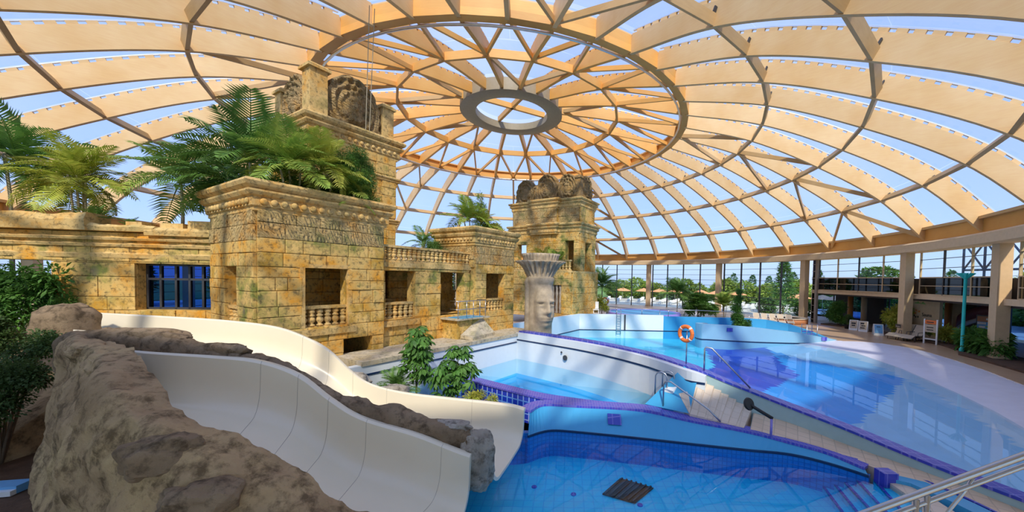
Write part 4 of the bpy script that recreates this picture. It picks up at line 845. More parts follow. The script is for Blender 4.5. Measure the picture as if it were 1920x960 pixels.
# ------------------------------------------------------------------ plants
def frond_mesh(L=1.0, n=24, droop=.55, leaf=.34, w=.028, seed=0, rise=.25):
    rr = random.Random(seed); mb = MB()
    c = lambda s: V(L*s*(1-.18*s*droop), 0, L*(rise*s-droop*s*s))
    mb.tube([c(k/6) for k in range(7)], [.014, .012, .011, .009, .007, .005, .003], 4)
    for k in range(n):
        s = .14+.86*(k+.5)/n; p = c(s); t = (c(min(1, s+.02))-c(s-.02)).normalized(); ll = leaf*L*(math.sin(PI*min(1, .15+.85*s))**.6+.12)*rr.uniform(.85, 1.1)
        for sd in (-1, 1):
            d = (V(0, sd, 0)*.86+t*.55+V(0, 0, rr.uniform(-.05, .22))).normalized(); m = p+d*ll*.5+V(0, 0, .02*L); e = p+d*ll+V(0, 0, -.10*ll-.04*L*rr.random()); q = t*w*L*.6
            i = len(mb.v); mb.v += [p-q*.4, p+q*.4, m+q, m-q, e]; mb.f += [(i, i+1, i+2, i+3), (i+3, i+2, i+4)]
    return mb.mesh('frond')
FR = {}
for m in ('palm_leaf', 'palm_dark', 'yellow_leaf'):
    FR[m] = [frond_mesh(1, 24, d, l, .03, i, r) for i, (d, l, r) in enumerate(((.35, .34, .2), (.6, .32, .3), (.85, .30, .35)))]
    for me in FR[m]: me.materials.append(MAT[m])
def palm(label, loc, trunk, n, L, mat='palm_leaf', lo=10, hi=75, seed=1, stems=1, name='palm', group=None, sector=None, lean=(0, 0)):
    t = thing(name, label, 'palm', loc, group); rr = random.Random(seed); top = Vector(loc)+V(lean[0], lean[1], trunk)
    for k in range(stems):
        j = V(rr.uniform(-.1, .1), rr.uniform(-.1, .1), 0)*(stems > 1)*2
        MB().tube([Vector(loc)+j, Vector(loc).lerp(top, .5)+j*1.5+V(.03, .02, 0), top+j*2], [.075 if stems == 1 else .04, .06 if stems == 1 else .035, .045 if stems == 1 else .03], 7).build('stem', 'canopy_trunk', t, True)
    for k in range(n):
        az = 2.399*k+rr.uniform(-.3, .3) if sector is None else math.radians(rr.uniform(*sector)); f = k/max(1, n-1); el = math.radians(lo+(hi-lo)*f+rr.uniform(-8, 8)); l = L*rr.uniform(.8, 1.15)
        put(rr.choice(FR[mat]), 'frond', t, top-V(0, 0, .05+.12*trunk*rr.random()*(stems > 1)), (rr.uniform(-.25, .25), -el, az), (l, l, l))
    return t
def leaf_ball(n, R, l, w, seed, flat=.75, droop=.3):
    rr = random.Random(seed); mb = MB()
    for _ in range(n):
        d = V(rr.gauss(0, 1), rr.gauss(0, 1), rr.gauss(0, 1)*flat).normalized(); p = d*R*rr.uniform(.35, 1); o = (d+V(rr.uniform(-.7, .7), rr.uniform(-.7, .7), rr.uniform(-droop-.4, .5))).normalized()
        s = o.cross(V(rr.random()-.5, rr.random()-.5, 1)).normalized(); ll = l*rr.uniform(.7, 1.3); ww = w*rr.uniform(.7, 1.2); m = p+o*ll*.5+V(0, 0, ll*.06); e = p+o*ll-V(0, 0, ll*droop*.4)
        i = len(mb.v); mb.v += [p, m+s*ww/2, e, m-s*ww/2]; mb.f += [(i, i+1, i+2, i+3)]
    return mb.mesh('leaf_cluster')
def clusters(mat, n, R, l, w, droop=.3, flat=.75, k=3):
    out = [leaf_ball(n, R, l, w, 7*j+len(mat), flat, droop) for j in range(k)]
    for me in out: me.materials.append(MAT[mat])
    return out
CL = {'bush': clusters('bush_leaf', 150, .34, .17, .07), 'ivy': clusters('ivy_leaf', 210, .36, .10, .06), 'fine': clusters('palm_dark', 260, .38, .15, .03, .5), 'yellow': clusters('yellow_leaf', 120, .32, .2, .06), 'big': clusters('bush_leaf', 60, .4, .42, .16, .5), 'tall': clusters('palm_leaf', 110, .34, .3, .05, .5)}
def bush(label, pts, kind='bush', base=None, seed=1, name='bush', group=None, cat='bush', stem=True, dens=1):
    """pts: (x,y,z,r) lobes of the plant"""
    rr = random.Random(seed); b = base or (pts[0][0], pts[0][1], min(p[2]-p[3] for p in pts)); t = thing(name, label, cat, b, group)
    if stem:
        for x, y, z, r in pts: MB().tube([b, Vector(b).lerp(V(x, y, z), .55)+V(0, 0, .1), (x, y, z)], [.035, .025, .015], 5).build('stem', 'bark', t, True)
    for x, y, z, r in pts:
        m = max(2, int(dens*7*(r/.4)**1.6))
        for k in range(m):
            d = V(rr.gauss(0, 1), rr.gauss(0, 1), rr.gauss(0, 1)).normalized()*r*.62*rr.random()**.4; s = (r/.36)*rr.uniform(.4, .62) if m > 3 else r/.36*.8
            s = max(.5, min(s, 1.5)); put(rr.choice(CL[kind]), 'leaf_cluster', t, V(x, y, z)+d, (rr.uniform(-.5, .5), rr.uniform(-.5, .5), rr.uniform(0, 6.28)), (s, s, s))
    return t
# umbrella plants: whorls of drooping leaflets
def whorl_mesh(seed, n=9):
    rr = random.Random(seed); mb = MB()
    for k in range(n):
        a = 2*PI*k/n+rr.uniform(-.15, .15); d = V(math.cos(a), math.sin(a), 0); s = V(-math.sin(a), math.cos(a), 0); L = .27*rr.uniform(.85, 1.15)
        p0, p1, p2, p3 = d*.03, d*.11-Z3*.01, d*L*.75-Z3*.10, d*L-Z3*.20; i = len(mb.v)
        mb.v += [p0, p1+s*.03, p2+s*.055, p3, p2-s*.055, p1-s*.03]; mb.f += [(i, i+1, i+5), (i+1, i+2, i+4, i+5), (i+2, i+3, i+4)]
    me = mb.mesh('leaf_whorl'); me.materials.append(MAT['bush_leaf']); return me
WH = [whorl_mesh(i) for i in range(4)]
def umbrella_plant(label, base, lobes, seed):
    t = thing('umbrella_plant', label, 'plant', base); rr = random.Random(seed)
    for (x, y, z, r, n) in lobes:
        MB().tube([base, Vector(base).lerp(V(x, y, z), .6), (x, y, z+r*.5)], [.03, .025, .012], 6).build('stem', 'bark', t, True)
        for k in range(n):
            d = V(rr.gauss(0, 1), rr.gauss(0, 1), rr.gauss(0, 1)); d.normalize(); d *= r*rr.uniform(.55, 1)
            d.z *= 1.1; put(rr.choice(WH), 'leaf_whorl', t, V(x, y, z)+d, (rr.uniform(-.5, .5)-d.y*.8/r*.6, rr.uniform(-.5, .5)+d.x*.8/r*.6, rr.uniform(0, 6.28)), (rr.uniform(.8, 1.15),)*3)
    return t
umbrella_plant('taller umbrella plant with drooping leaf whorls behind the far slide', (-5.35, 12.9, .1), [(-5.35, 12.9, 2.3, .55, 40), (-5.3, 12.9, 1.55, .55, 40)], 4)
umbrella_plant('shorter open umbrella plant beside the purple tiled wall', (-3.9, 12.5, .1), [(-3.75, 12.6, 2.0, .34, 18), (-4.05, 12.4, 1.25, .55, 38), (-3.5, 12.45, 1.35, .4, 22)], 8)
palm('small spiky fan palm left of the umbrella plants', (-5.85, 12.5, .3), .5, 16, .85, 'palm_dark', 5, 80, 3)
bush('low yellow-green plant at the end of the purple tiled wall', [(-2.9, 12.25, .62, .28), (-2.55, 12.1, .58, .22), (-3.2, 12.2, .6, .22)], 'yellow', seed=5, dens=1.4)
bk_ = MB()
# planter on the big tower
palm('feathery dark palm at the left of the tower planter', T(.9, 2.6, 7.3), 1.4, 20, 2.4, 'palm_dark', -5, 70, 11)
palm('drooping palm overhanging the left edge of the tower planter', T(.75, 3.7, 7.3), .7, 14, 2.5, 'palm_dark', -15, 50, 12, sector=(80, 260))
palm('bright green palm at the front of the tower planter', T(1.5, .95, 7.3), 1.2, 24, 1.7, 'palm_leaf', -15, 80, 13, 3)
palm('yellow-green palm with pale stems in the middle of the tower planter', T(2.5, .9, 7.3), 1.4, 26, 1.6, 'yellow_leaf', -30, 85, 14, 3)
bush('dark fine-leaved bamboo at the right of the tower planter', [tuple(T(3.6, .95, 8.0))+(.7,), tuple(T(3.9, .9, 8.6))+(.65,), tuple(T(3.3, 1.2, 9.0))+(.65,), tuple(T(4.2, .8, 7.8))+(.5,), tuple(T(3.9, 1.2, 9.5))+(.5,), tuple(T(4.2, 1.0, 9.1))+(.4,)], 'fine', tuple(T(3.6, 1.1, 7.3)), 15, 'bamboo', cat='bush', dens=1.3)
bush('low green filler shrub between the tower planter palms', [tuple(T(.8, .8, 7.5))+(.45,), tuple(T(1.9, 1.4, 7.7))+(.6,), tuple(T(2.8, 1.6, 7.9))+(.6,), tuple(T(1.2, 2.0, 7.7))+(.6,)], 'fine', tuple(T(1.8, 1.6, 7.3)), 16, dens=1.2)
# planter on the block
palm('pale green palm at the left of the block planter', T(10.3, 1.5, 7.1), .9, 15, 1.5, 'palm_leaf', 5, 75, 21, 2)
bush('leafy shrub at the right of the block planter', [tuple(T(11.6, .8, 7.5))+(.5,), tuple(T(12.2, .9, 7.4))+(.5,), tuple(T(11.0, .8, 7.5))+(.4,)], 'yellow', seed=22, dens=1.2)
bush('tall thin plant with airy leaves in the block planter', [tuple(T(11.3, 1.5, 8.2))+(.45,), tuple(T(11.4, 1.6, 8.9))+(.4,), tuple(T(11.35, 1.5, 9.5))+(.25,)], 'tall', tuple(T(11.3, 1.5, 7.1)), 23, 'slender_plant', dens=.9)
bush('dark trailing shrub on the gallery roof beside the block', [tuple(T(8.9, 2.2, 5.9))+(.45,), tuple(T(9.1, 3.1, 6.3))+(.6,), tuple(T(8.1, 2.6, 5.7))+(.4,)], 'fine', tuple(T(8.8, 2.6, 5.3)), 24)
palm('small palm on the gallery roof behind the balustrade', T(9.1, 3.8, 5.3), 1.2, 10, 1.2, 'palm_dark', 0, 70, 25)
TF = lambda a, b, z: V(T(a, b).x*1.16, T(a, b).y*1.16, 4.7+1.16*(z-4.7))
palm('yellow-green palm on the terrace of the far tower', TF(21.75, 4.3, 5.35), .7, 22, 1.9, 'yellow_leaf', 5, 80, 31, 3)
palm('bushy green palm on the terrace left of the far tower door', TF(21.75, 2.9, 5.35), .8, 18, 1.7, 'palm_leaf', 5, 80, 32, 3)
palm('small bright palm at the right front of the tower planter', T(3.3, .75, 7.3), .5, 16, 1.2, 'palm_leaf', -25, 80, 17, 2)
palm('second palm beside the pale one in the block planter', T(11.0, 1.1, 7.1), .7, 15, 1.3, 'yellow_leaf', -10, 80, 26, 2)
bush('low dark shrub filling the front of the block planter', [tuple(T(10.2, .7, 7.4))+(.4,), tuple(T(10.9, .65, 7.4))+(.4,), tuple(T(12.3, 1.6, 7.6))+(.5,)], 'fine', tuple(T(10.9, 1.0, 7.1)), 27)
# left wall
WL = lambda s, d, z: LO+LE*s-LN*d+Z3*z
palm('golden-green palm clump standing on the ruined wall', WL(5.4, .9, 5.9), 2.3, 34, 1.75, 'yellow_leaf', -40, 85, 41, 4)
palm('dark palm at the left end of the ruined wall', WL(7.6, 1.2, 5.9), 3.0, 24, 2.0, 'palm_dark', -40, 75, 42, 2)
palm('spiky young palm on the ruined wall top', WL(4.3, .3, 6.4), .1, 12, .7, 'palm_dark', 20, 85, 43)
palm('tiny spiky plant where the ruined wall top drops', WL(3.1, .2, 6.2), .05, 10, .5, 'palm_dark', 25, 85, 44)
palm('arching palm behind the ruined wall next to the tower', WL(1.5, 2.6, 5.5), 3.4, 16, 2.4, 'palm_dark', -15, 60, 45)
palm('second arching palm behind the ruined wall further left', WL(3.2, 2.4, 5.5), 3.0, 14, 2.2, 'palm_leaf', -15, 60, 46)
bush('broad-leaved shrub seen in the opening of the ruined wall', [(-18.3, 12.6, 4.2, .8), (-19.6, 12.3, 4.0, .8), (-17.7, 12.7, 3.4, .6), (-19.0, 12.2, 3.2, .8), (-20.4, 12.0, 3.9, .8)], 'bush', (-19, 12.5, 2.2), 47, dens=.7)
bush('dark ivy shrub covering the left side of the rock cliff', [(-12.9, 8.9, 2.75, .5), (-12.6, 8.4, 2.3, .5), (-13.2, 8.6, 2.2, .5), (-12.9, 8.2, 1.7, .5), (-13.2, 7.9, 1.2, .5), (-13.7, 8.3, 1.6, .5), (-13.6, 7.7, .7, .5)], 'ivy', (-13.2, 8.4, .1), 48, dens=1.3)
bush('dark shrub at the left edge below the ruined wall', [(-15.6, 9.6, 3.0, .6), (-16.3, 9.8, 3.4, .6), (-15.2, 9.9, 2.6, .5), (-14.4, 7.6, .8, .5), (-14.6, 7.9, 1.4, .4)], 'ivy', (-15.4, 9.3, .2), 49, dens=1.0)
rows = []
for k in range(14):
    x = -24+k*.95; rows.append([(x, 6.2, -.1), (x, 8.2, .4+.2*math.sin(k)), (x, 10, 1.4+.25*math.sin(k*1.7)), (x, 11.5, 2.2+.2*math.sin(k*.9)), (x, 13.4, 2.5), (x, 13.4, -.1)])
eb = MB().rings([[Vector(p)+V(0, 0, .15*fbm(Vector(p)*1.5)) for p in r] for r in rows[:12]], True).build('earth_bank', 'rock', None, True); tag(eb, 'brown earth bank rising to the ruined wall at the left', 'earth bank')
tb = thing('blue_float', 'bright blue foam float lying at the foot of the rock cliff', 'float', (-11.7, 7.4, .0)); MB().prism([(-12.1, 7.3, .0), (-11.4, 7.45, .0), (-11.45, 7.75, .0), (-12.2, 7.6, .0)], Z3*.16).build('pad', 'print_blue', tb); MB().prism([(-12.08, 7.2, .0), (-11.38, 7.35, .0), (-11.4, 7.45, .0), (-12.1, 7.3, .0)], Z3*.1).build('edge', 'white_paint', tb)
# far deck and window plants
palm('tall dark palm beside the right side of the far tower', (3.9, 41.5, 0), 3.9, 22, 2.6, 'palm_dark', -20, 80, 51)
bush('pale green shrub at the foot of the far tower', [(3.6, 40.4, 2.4, .8), (3.3, 40.0, 1.6, .7), (4.2, 40.3, 1.5, .6)], 'yellow', (3.6, 40.3, 0), 52, dens=.6)
bush('low dark shrub on the pool edge below the far tower', [(3.0, 37.2, .6, .4), (3.6, 37.3, .5, .4)], 'ivy', seed=53)
palm('large arching palm before the glass wall', (14.6, 48.5, 0), 3.0, 22, 2.8, 'palm_dark', -15, 80, 54)
palm('broad bushy palm between two glass wall columns', (17.3, 47.5, 0), 1.3, 30, 2.6, 'palm_dark', 0, 85, 55, 3)
palm('yellowish palm in front of the grey column', (20.2, 47, 0), 1.6, 24, 2.2, 'palm_leaf', 15, 88, 56, 3)
bush('dark leafy shrub between the window palms', [(16.0, 47.6, 1.2, 1.1), (17.6, 47.0, 1.4, 1.2), (16.8, 47.2, 2.3, 1.0), (18.6, 46.8, 1.0, .9)], 'bush', (17, 47.2, 0), 57, dens=.5)
bush('slender upright potted plant on the pool island', [(15.45, 32.9, 1.6, .6), (15.4, 32.9, 2.4, .58), (15.4, 32.95, 3.1, .5), (15.4, 32.9, 3.8, .42), (15.4, 32.9, 1.1, .65), (16.2, 32.6, .95, .5)], 'bush', (15.5, 32.9, .3), 58, 'island_plant', dens=1.1)
# right hand beds
for k, (lb, pts, kd) in enumerate((
    ('bush behind the first two signboards', [(30.2, 40.6, .9, .8), (30.0, 41.4, 1.3, .8), (30.6, 39.6, .8, .7), (30.3, 40.6, 2.1, .8)], 'bush'),
    ('bright yellow-green bush left of the logo wall column', [(31.2, 35.0, 1.6, .9), (30.9, 33.8, 1.2, .9), (31.6, 34.2, 2.3, .8), (30.4, 33.4, .7, .6)], 'yellow'),
    ('shrub behind the reclining chairs by the logo wall', [(30.6, 30.6, .8, .4), (30.6, 31.4, .8, .4), (30.7, 30.9, 1.2, .35)], 'bush'),
    ('rounded shrub behind the white notice stand', [(30.4, 28.9, .9, .8), (30.5, 27.9, .8, .7), (30.4, 29.6, .8, .6)], 'yellow'),
    ('large-leaved dark bush in front of the wide right column', [(28.6, 25.0, .8, .8), (28.3, 24.2, 1.0, .8), (29.2, 26.0, 1.0, .8), (28.0, 23.5, .6, .6), (29.6, 26.8, .8, .7)], 'big'))):
    bush(lb, pts, kd, None, 61+k, dens=.9 if kd != 'big' else 1.1)
bush('small potted shrub next to the signboards', [(29.6, 38.4, .9, .4), (29.6, 38.4, 1.3, .35)], 'ivy', (29.6, 38.4, .3), 70)
pt = thing('plant_pot', 'dark round plant pot standing by the signboards', 'pot', (29.6, 38.4, 0)); MB().lathe([(.22, 0), (.3, .4), (.32, .42), (.27, .42), (.25, .36)], 16, (29.6, 38.4, 0)).build('pot', 'black', pt, True)
MB().lathe([(.0, .34), (.26, .36)], 16, (29.6, 38.4, 0)).build('pot_soil', 'soil', pt)
# ------------------------------------------------------------------ annex at the right: mezzanine glazing, logo wall, beds
def arcbox(name, th0, th1, r0, r1, z0, z1, mat, par=None, n=6):
    return MB().rings([[P(r0, th0+(th1-th0)*k/n, z0), P(r1, th0+(th1-th0)*k/n, z0), P(r1, th0+(th1-th0)*k/n, z1), P(r0, th0+(th1-th0)*k/n, z1)] for k in range(n+1)], True).build(name, mat, par)
mz = sempty('wall_right', tuple(P(37, -5)))
MB().prism([P(36.3, th, 3.55) for th in range(-45, 13, 3)]+[P(46, th, 3.55) for th in range(22, -46, -3)], Z3*.4).build('mezzanine_slab', 'beam_paint', mz)
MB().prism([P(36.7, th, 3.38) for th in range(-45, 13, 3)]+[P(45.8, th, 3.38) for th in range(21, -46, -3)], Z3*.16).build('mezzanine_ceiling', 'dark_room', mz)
arcbox('rear_wall', -45, 9, 45.6, 46, -.1, 3.4, 'dark_room', mz, 10) if 0 else None
def glazing(th0, th1, n, r=36.45):
    global wi
    w = sempty('window_%d' % wi, tuple(P(r, th0))); wi += 1
    a, b = P(r, th0), P(r, th1); d = b-a; L = d.length; e = d/L; nn = V(-e.y, e.x, 0)
    for k in range(n):
        s0, s1 = L*k/n+.03, L*(k+1)/n-.03
        MB().obox(a+e*s0-nn*.012+Z3*5.42, e*(s1-s0), nn*.024, Z3*2.06).build('pane', 'glass', w)
        MB().obox(a+e*s0-nn*.012+Z3*3.98, e*(s1-s0), nn*.024, Z3*1.36).build('spandrel_pane', 'smoke_glass', w)
    for k in range(n+1):
        MB().obox(a+e*(L*k/n-.04)-nn*.07+Z3*3.95, e*.08, nn*.14, Z3*3.55).build('mullion', 'column_paint' if k % 2 else 'dark_metal', w)
    for z, h, m in ((3.95, .07, 'column_paint'), (4.66, .05, 'column_paint'), (5.34, .08, 'column_paint'), (6.1, .04, 'dark_metal'), (6.85, .04, 'dark_metal')):
        MB().obox(a-nn*.06+Z3*z, e*L, nn*.12, Z3*h).build('transom', m, w)
glazing(-7.2, 10.6, 4); glazing(-21.6, -8.7, 3); glazing(-37, -23.4, 3)
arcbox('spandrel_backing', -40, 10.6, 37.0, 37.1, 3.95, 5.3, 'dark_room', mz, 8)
w = sempty('window_%d' % wi, tuple(P(36.4, 11.6))); wi += 1      # narrow dark strip beside the column
a, b = P(36.4, 10.7), P(36.4, 12.0); e = (b-a); MB().obox(a, e, V(-e.y, e.x, 0).normalized()*.03, Z3*7.5).build('pane', 'smoke_glass', w); MB().obox(a-e*.05, e.normalized()*.28, V(-e.y, e.x, 0).normalized()*.28, Z3*7.5).build('mullion', 'plaster', w)
for k in range(9): MB().obox(a+V(-.04, 0, .4+k*.82), e, V(-e.y, e.x, 0).normalized()*.06, Z3*.05).build('transom', 'rail_steel', w)
# ground floor glazing further back, panes in two blue tints
w = sempty('window_%d' % wi, tuple(P(45, -5))); wi += 1
for k in range(20):
    t0, t1 = 21-k*3.0, 21-(k+1)*3.0; a, b = P(45, t0), P(45, t1); e = b-a; nn = V(-e.y, e.x, 0).normalized()
    MB().obox(a+nn*.02, e, nn*.03, Z3*3.4).build('pane', ('blue_tint', 'blue_tint', 'blue_glass')[k % 3], w); MB().obox(a, e.normalized()*.12, nn*.14, Z3*3.4).build('mullion', 'dark_metal', w)
    if k % 2 == 0: MB().obox(a, e, nn*.1, Z3*.3+V(0, 0, 0)).build('sill', 'dark_metal', w)
MB().obox(P(45, 11)+Z3*1.9, P(45, -40)-P(45, 11), V(.1, 0, 0), Z3*.08).build('transom', 'dark_metal', w) if 0 else None
struct(MB().rings([[P(37.0, th, -.01), P(47, th, -.01), P(47, th, -.06), P(37.0, th, -.06)] for th in range(-50, 14, 4)], True).build('floor_annex', 'deck'))
for k, (r, th, mt, lb) in enumerate(((39.2, 15.4, 'column_paint', 'round tan post inside the annex behind the deck edge'), (42.0, 11.8, 'orange_wood', 'orange timber post inside the annex'), (41.0, 8.2, 'column_paint', 'tan post inside the annex behind the yellow-green bush'), (40.5, -1.5, 'column_paint', 'thick tan post right of the logo wall'), (42, -3.2, 'orange_wood', 'orange timber post deep in the annex'), (40.5, -6.6, 'column_paint', 'pale post beside the curved red slide'))):
    t = thing('post', lb, 'post', tuple(P(r, th))); MB().lathe([(.3, 0), (.3, 3.45)], 14, P(r, th)).build('shaft', mt, t, True); MB().lathe([(.36, 0), (.36, .12)], 14, P(r, th)).build('base', mt, t)
for k, (t0, t1) in enumerate(((15.6, 13.2), (10.8, 7.4), (-2.2, -5.2))):
    o = arcbox('panel_wall', t0, t1, 43, 43.3, 0, 3.4, 'dark_room', None, 2); tag(o, ('dark partition panel behind the first signboards', 'dark partition panel behind the yellow-green bush', 'dark partition panel behind the notice stand')[k], 'partition')
# logo wall between the column and the annex opening
lgw = thing('logo_wall', 'tan wall panel with flower logo and palm emblem', 'wall panel', tuple(P(38.2, -6)))
a, b = P(38.2, -3.6), P(38.2, -8.3); e = (b-a); L = e.length; e = e/L; nn = V(e.y, -e.x, 0)
if nn.dot(Vector((0, 0, 0))-a) < 0: nn = -nn
MB().obox(a-nn*.25, e*L, nn*.25, Z3*3.55).build('panel', 'logo_wall', lgw)
def on(s, z, d=.012): return a+e*s+nn*d+Z3*z
def blob(pts, mt, nm): MB().prism([on(s, z) for s, z in pts], nn*.012).build(nm, mt, lgw)
c = (.92, 2.25)
for k in range(4):
    an = k*PI/2+.5; blob([(c[0]+.05*math.cos(an), c[1]+.05*math.sin(an)), (c[0]+.28*math.cos(an-.42), c[1]+.24*math.sin(an-.42)), (c[0]+.36*math.cos(an), c[1]+.30*math.sin(an)), (c[0]+.28*math.cos(an+.42), c[1]+.24*math.sin(an+.42))], ('orange_wood', 'terracotta', 'orange_wood', 'sling')[k], 'petal')
for dx, dz in ((-.32, -.32), (-.15, -.42), (.08, -.4)): blob([(c[0]+dx-.07, c[1]+dz), (c[0]+dx, c[1]+dz-.12), (c[0]+dx+.09, c[1]+dz-.02), (c[0]+dx+.02, c[1]+dz+.1)], 'black', 'logo_mark')
for k in range(5):
    an = .2+k*.65; blob([(1.15, 3.05), (1.15+.5*math.cos(an-.15), 3.05+.22*math.sin(an)+.05), (1.15+.62*math.cos(an), 3.02+.2*math.sin(an)-.06), (1.15+.45*math.cos(an+.15), 3.0+.16*math.sin(an))], 'fir_leaf', 'palm_emblem_leaf')
blob([(1.12, 3.0), (1.0, 2.5), (1.05, 2.5), (1.18, 3.0)], 'sling', 'palm_emblem_trunk')
def lettering(txt, size, origin, ex, n, mat, par, name='lettering', depth=.008):
    cu = bpy.data.curves.new(name, 'FONT'); cu.body = txt; cu.size = size; cu.extrude = depth
    tmp = bpy.data.objects.new(name, cu); COL.objects.link(tmp); bpy.context.view_layer.update()
    me = bpy.data.meshes.new_from_object(tmp); COL.objects.unlink(tmp); bpy.data.objects.remove(tmp)
    m = Matrix(((ex.x, 0, n.x, origin.x), (ex.y, 0, n.y, origin.y), (ex.z, 1, n.z, origin.z), (0, 0, 0, 1))); me.transform(m); me.materials.clear(); return obj(name, me, mat, par)
ee = e if e.cross(Z3).dot(nn) > 0 else -e
lettering('Sauna', .44, on(1.42, 1.95, .02) if (ee-e).length < 1e-6 else on(2.6, 1.95, .02), ee, nn, 'black', lgw)
MB().obox(on(1.42, 1.78), e*1.1, nn*.01, Z3*.05).build('underline', 'sling', lgw); MB().obox(on(.1, .95), e*.62, nn*.03, Z3*.16).build('door_sign', 'dark_room', lgw)
sg = thing('column_sign', 'small dark sign plate fixed low on the column by the chairs', 'sign', tuple(P(35.15, -8, 1.0))); c = P(35.18, -8.1, 1.0); q = V(math.sin(math.radians(8)), math.cos(math.radians(8)), 0); MB().obox(c-q*.3, q*.6, V(-.03, 0, 0), Z3*.3).build('plate', 'dark_room', sg); MB().obox(c-q*.24+V(-.032, 0, .08), q*.48, V(-.005, 0, 0), Z3*.05).build('lettering_bar', 'sling', sg)
# soil beds
for k, (poly, lb) in enumerate((([P(37.5, 9.5), P(35.6, 8.6), P(36.2, 3), P(36.1, -5), P(37.5, -7)], 'dark planting bed behind the signboards'), ([P(37.6, -9.0), P(36.2, -9.3), P(36.4, -12.5), P(35.9, -16.0), P(38, -16.5)], 'dark planting bed below the logo wall'), ([P(38, -16.8), P(35.6, -17.5), P(34.8, -20), P(35.0, -23), P(35.4, -30), P(39, -30)], 'dark planting bed around the wide right column'))):
    o = MB().prism([(p.x, p.y, .0) for p in poly], Z3*.12).build('planting_bed', 'soil'); tag(o, lb, 'planting bed')
# A-frame signboards
def aframe(label, x, y, rz, print_mat, marks):
    t = thing('signboard', label, 'sign', (x, y, 0), 'folding signboards'); c, s = math.cos(rz), math.sin(rz); ex, ny = V(c, s, 0), V(s, -c, 0); o = V(x, y, 0)
    for sd, nm in ((1, 'front_board'), (-1, 'back_board')):
        up = (Z3*1.02-ny*sd*.30); MB().obox(o-ex*.36+ny*sd*.34, ex*.72, ny*.03*sd, up).build(nm, 'white_paint', t)
    up = (Z3*1.02-ny*.30); f = lambda u, v: o-ex*.36+ny*.34+ex*.72*u+up*v+ny*.036+Z3*.01
    MB().prism([f(.1, .18), f(.9, .18), f(.9, .93), f(.1, .93)], ny*.004); ps = MB().prism([f(.1, .18), f(.9, .18), f(.9, .93), f(.1, .93)], ny*.004).build('poster', print_mat, t)
    for (u0, v0, u1, v1) in marks: MB().prism([f(u0, v0), f(u1, v0), f(u1, v1), f(u0, v1)], ny*.008).build('print_mark', 'black', ps)
aframe('leftmost white folding signboard with dark print', 29.6, 37.5, -.85, 'sling', [(.25, .6, .75, .75), (.3, .4, .7, .52)])
aframe('middle white folding signboard with dark lines of print', 29.7, 36.4, -.85, 'sling', [(.2, .7, .6, .84), (.3, .5, .75, .6), (.2, .3, .7, .4)])
aframe('rightmost white folding signboard with a blue poster', 29.1, 34.0, -.5, 'print_blue', [(.3, .72, .7, .78)])
# reclining chairs
def recliner(label, x, y, rz, sc=1.0, mt='sling', fm='dark_metal', group='reclining chairs on the deck'):
    t = thing('reclining_chair', label, 'chair', (x, y, 0), group); M_ = Matrix.Translation((x, y, 0)) @ Matrix.Rotation(rz, 4, 'Z') @ Matrix.Scale(sc, 4); f = lambda *p: M_ @ V(*p)
    def pr(nm, mtt, pts, th): MB().prism([f(*p) for p in pts], (f(*th)-f(0, 0, 0))).build(nm, mtt, t)
    pr('seat', mt, [(-.28, -.5, .38), (.28, -.5, .38), (.28, .2, .33), (-.28, .2, .33)], (0, 0, .03)); pr('backrest', mt, [(-.28, .2, .33), (.28, .2, .33), (.28, .75, .98), (-.28, .75, .98)], (0, .02, .03)); pr('footrest', mt, [(-.28, -.5, .38), (.28, -.5, .38), (.28, -.95, .22), (-.28, -.95, .22)], (0, 0, .03))
    for s in (-.3, .3):
        MB().tube([f(s, -.95, .22), f(s, -.5, .37), f(s, .2, .32), f(s, .76, .99)], .02*sc, 6).build('frame_side', fm, t, True); MB().tube([f(s, -.55, .36), f(s, -.6, 0)], .02*sc, 6).build('leg', fm, t, True); MB().tube([f(s, .3, .4), f(s, .45, 0)], .02*sc, 6).build('leg', fm, t, True); MB().tube([f(s, -.3, .37), f(s, -.25, .58), f(s, .42, .58)], .018*sc, 6).build('armrest', fm, t, True)
for k, (x, y) in enumerate(((29.2, 32.0), (29.3, 31.3), (29.3, 30.6))): recliner(('left', 'middle', 'right')[k]+' reclining chair of the three below the logo wall', x, y, -1.2, 1.3)
for k in range(5): recliner(('first', 'second', 'third', 'fourth', 'fifth')[k]+' tan deck lounger from the left in the row behind the pool island', 22.2+k*.75, 42.6-k*.35, -.35, 1.05, 'sling', 'white_paint', 'loungers behind the island')
for k, x in enumerate((5.0, 5.9)): recliner(('left', 'right')[k]+' slatted deck chair of the pair by the small life ring', x-.6, 37.6, 3.1, 1.1, 'sling', 'plaster', 'deck chairs by the small life ring')
# notice stand
nb = thing('notice_stand', 'white tall notice stand with orange and grey boards', 'notice board', (29.3, 29.3, 0))
c = V(29.3, 29.3, 0); q = V(.25, -.97, 0)
for s in (-.42, .42): MB().obox(c+q*(s-.05), q*.1, V(.08, .02, 0), Z3*2.0).build('post', 'white_paint', nb)
MB().obox(c-q*.38, q*.76, V(.03, 0, 0), V(0, 0, .4)+V(0, 0, 0)).build('lower_rail', 'white_paint', nb) if 0 else None
for z, h, m in ((.35, .1, 'white_paint'), (.95, .62, 'sling'), (1.62, .3, 'orange_ring')): MB().obox(c-q*.38+Z3*z, q*.76, V(.03, 0, 0), Z3*h).build('board', m, nb)
for z in (1.72, 1.3, 1.1): MB().obox(c-q*.25+Z3*z+V(-.01, 0, 0), q*.45, V(.02, 0, 0), Z3*.07).build('print_mark', 'black', nb)
